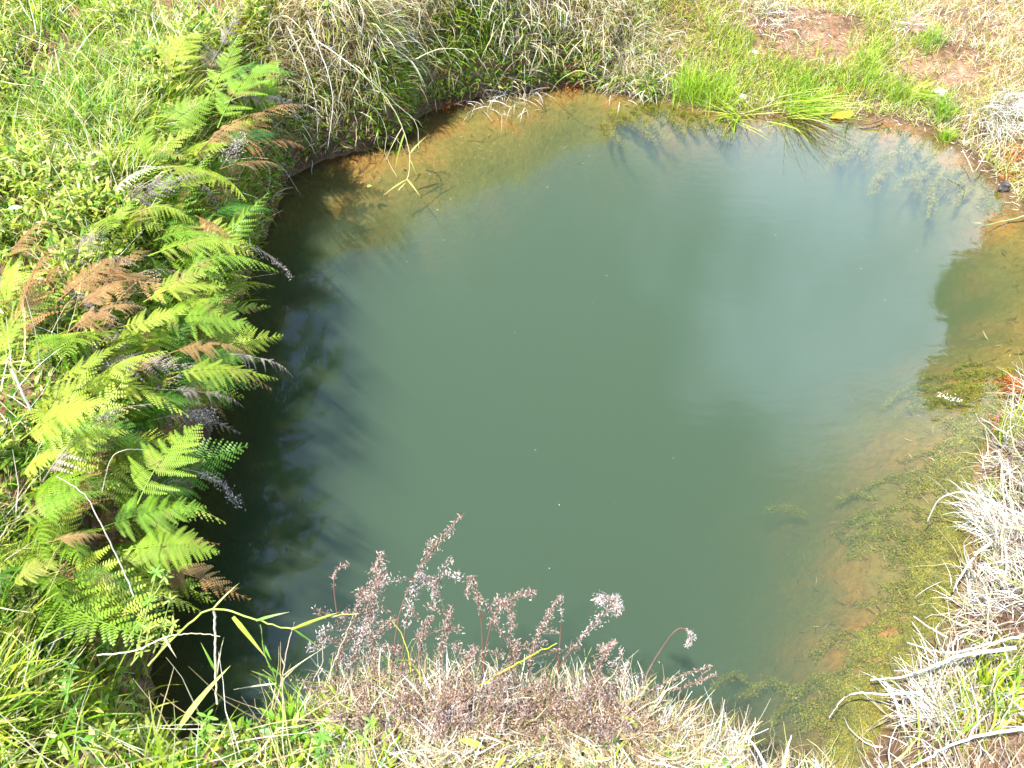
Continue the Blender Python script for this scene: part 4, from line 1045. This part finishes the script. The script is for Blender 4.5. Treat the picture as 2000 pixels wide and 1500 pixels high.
for i in range(360):
    j = rnd.random()
    if j < .72:
        t = rnd.random(); ypx = 720+t*800
        xsh = np.interp(ypx, [720,830,930,1040,1130,1210,1290,1350,1420,1500], [1985,1955,1925,1905,1880,1850,1800,1760,1735,1700])
        off = abs(rnd.gauss(0, 110))*(.62+.5*math.sin(ypx*.021-.9)) ; algae_plume(xsh-off, ypx, rnd.uniform(.06,.16), 2.9, .012+off*.0004+rnd.uniform(0, .02))
    elif j < .86: algae_plume(rnd.uniform(1180,1420), rnd.uniform(192,250), rnd.uniform(.08,.14), -1.5, rnd.uniform(.01,.03))
    else:
        t = rnd.random(); algae_plume(1650+330*t+rnd.gauss(0, 20), 262+130*t+rnd.gauss(0, 25), rnd.uniform(.08,.14), -2.5, rnd.uniform(.01,.05))
tag(A.build('algae', M_algae), 'feathery olive yellow algae just below the surface along the right and far shores', 'algae', kind='stuff')
# litter that has sunk onto the shallow bed
T_ = 13000; i_ = rng.integers(0, len(shore), T_); q_ = shore[i_, :2]+rng.normal(0, .28, (T_, 2)); sdq = shore_info(q_[:, 0], q_[:, 1])[0]
q_ = q_[(sdq < -.01) & (sdq > -.6)]; zq = ground(q_[:, 0], q_[:, 1]); k = (zq > -.30) & (fbm(q_[:, 0], q_[:, 1], 4, 2, 77) > -.12); q_ = q_[k]; zq = zq[k]; n = len(q_)
B = Acc(); blades(B, np.c_[q_, zq+.003], rng.uniform(0, 6.28, n), rng.uniform(.008, .05, n), .001+.004*rng.random(n)**2.5, rng.uniform(1.35, 1.6, n), rng.uniform(-.2, .3, n), palette(n, [(.08,.05,.025), (.14,.10,.04), (.38,.30,.16), (.22,.12,.04)], [4, 3, 1.5, 2], .25), 3, 'leaf', .2)
tag(B.build('sunken_litter', M_dry), 'sunken twigs, leaves and straw lying on the silt of the shallows', 'litter', kind='stuff')
# specks and seeds on the surface
A = Acc()
for i in range(70):
    if i < 45: p = U(rnd.gauss(930, 150), rnd.gauss(300, 60), .002)
    else: p = U(rnd.uniform(560, 1850), rnd.uniform(350, 1400), .002)
    if shore_info(np.array([p.x]), np.array([p.y]))[0][0] > -.05: continue
    blades(A, [p], rnd.uniform(0, 6.28), rnd.uniform(.003, .010), rnd.uniform(.001, .0022), 1.5, .1, np.array([(.7,.68,.55)]), 2, 'leaf')
for i in range(60):
    p = U(rnd.gauss(1862, 16), 0, .002); t = rnd.random(); p = U(1832+45*t+rnd.gauss(0, 3), 770+14*t+rnd.gauss(0, 3), .002)
    blades(A, [p], rnd.uniform(0, 6.28), rnd.uniform(.003, .006), rnd.uniform(.002, .004), 1.4, .1, np.array([(.8,.78,.7)]), 2, 'leaf')
tag(A.build('floating_debris', M_dry), 'tiny pale seeds and foam flecks floating on the water', 'debris', kind='stuff')

# ------------------------------------------------------------------ unseen crown and trunk added past the right bank to mask mirrored sky
def mirror_dir(px, py):
    p = U(px, py, 0); d = (p-Vector((0, 0, CAM_H))).normalized(); return p, Vector((d.x, d.y, -d.z))
tr_ = Vector((4.6, 4.4, 0)); tr_.z = G(tr_.x, tr_.y)-.05
root = empty('unseen_tree', tr_, 'broad leaved crown and trunk added out of view to mask the sky mirrored in the golden shallows', 'unseen_tree'); inv = Matrix.Translation(-tr_)
tgt = []
for px_, py_, r_, D in ((1910,570,.30,5.2),(1950,640,.34,5.2),(1985,560,.34,5.2),(1920,690,.16,5.2),(1860,745,.22,5.0),(2030,640,.5,5.2),(2060,520,.6,5.3),(2080,740,.4,5.1)):
    p, d = mirror_dir(px_, py_); tgt.append((p+d*D, r_))
S = Acc(); top = tgt[5][0]
tube(S, spline([tr_, tr_+Vector((.05, .1, 1.6)), (tr_+top)/2+Vector((.2, .2, .8)), top], 8), .13, .03, (.22, .17, .13), 8)
for q, r_ in tgt: tube(S, spline([(tr_+top)/2+Vector((.2, .2, .8)), (q+top)/2+Vector((0, 0, .1)), q], 6), .04, .01, (.22, .17, .13), 5)
S.build('trunk', M_twig, root).matrix_parent_inverse = inv
Hd = Acc()
for q, r_ in tgt:
    n = int(5200*(r_/.34)**2); v = rng.normal(0, 1, (n, 3)); v /= np.linalg.norm(v, axis=1)[:, None]; P = np.array(q)+v*r_*(rng.random((n, 1))**.4)*(1+.3*np.sin(v[:, :1]*5+v[:, 1:2]*4))
    blades(Hd, P, rng.uniform(0, 6.28, n), rng.uniform(.05, .11, n), rng.uniform(.03, .06, n), rng.uniform(.5, 2.5, n), rng.uniform(-.5, 1, n), palette(n, [(.05,.11,.02),(.09,.16,.03)], [1, 1]), 3, 'leaf')
Hd.build('crown', M_grass, root).matrix_parent_inverse = inv
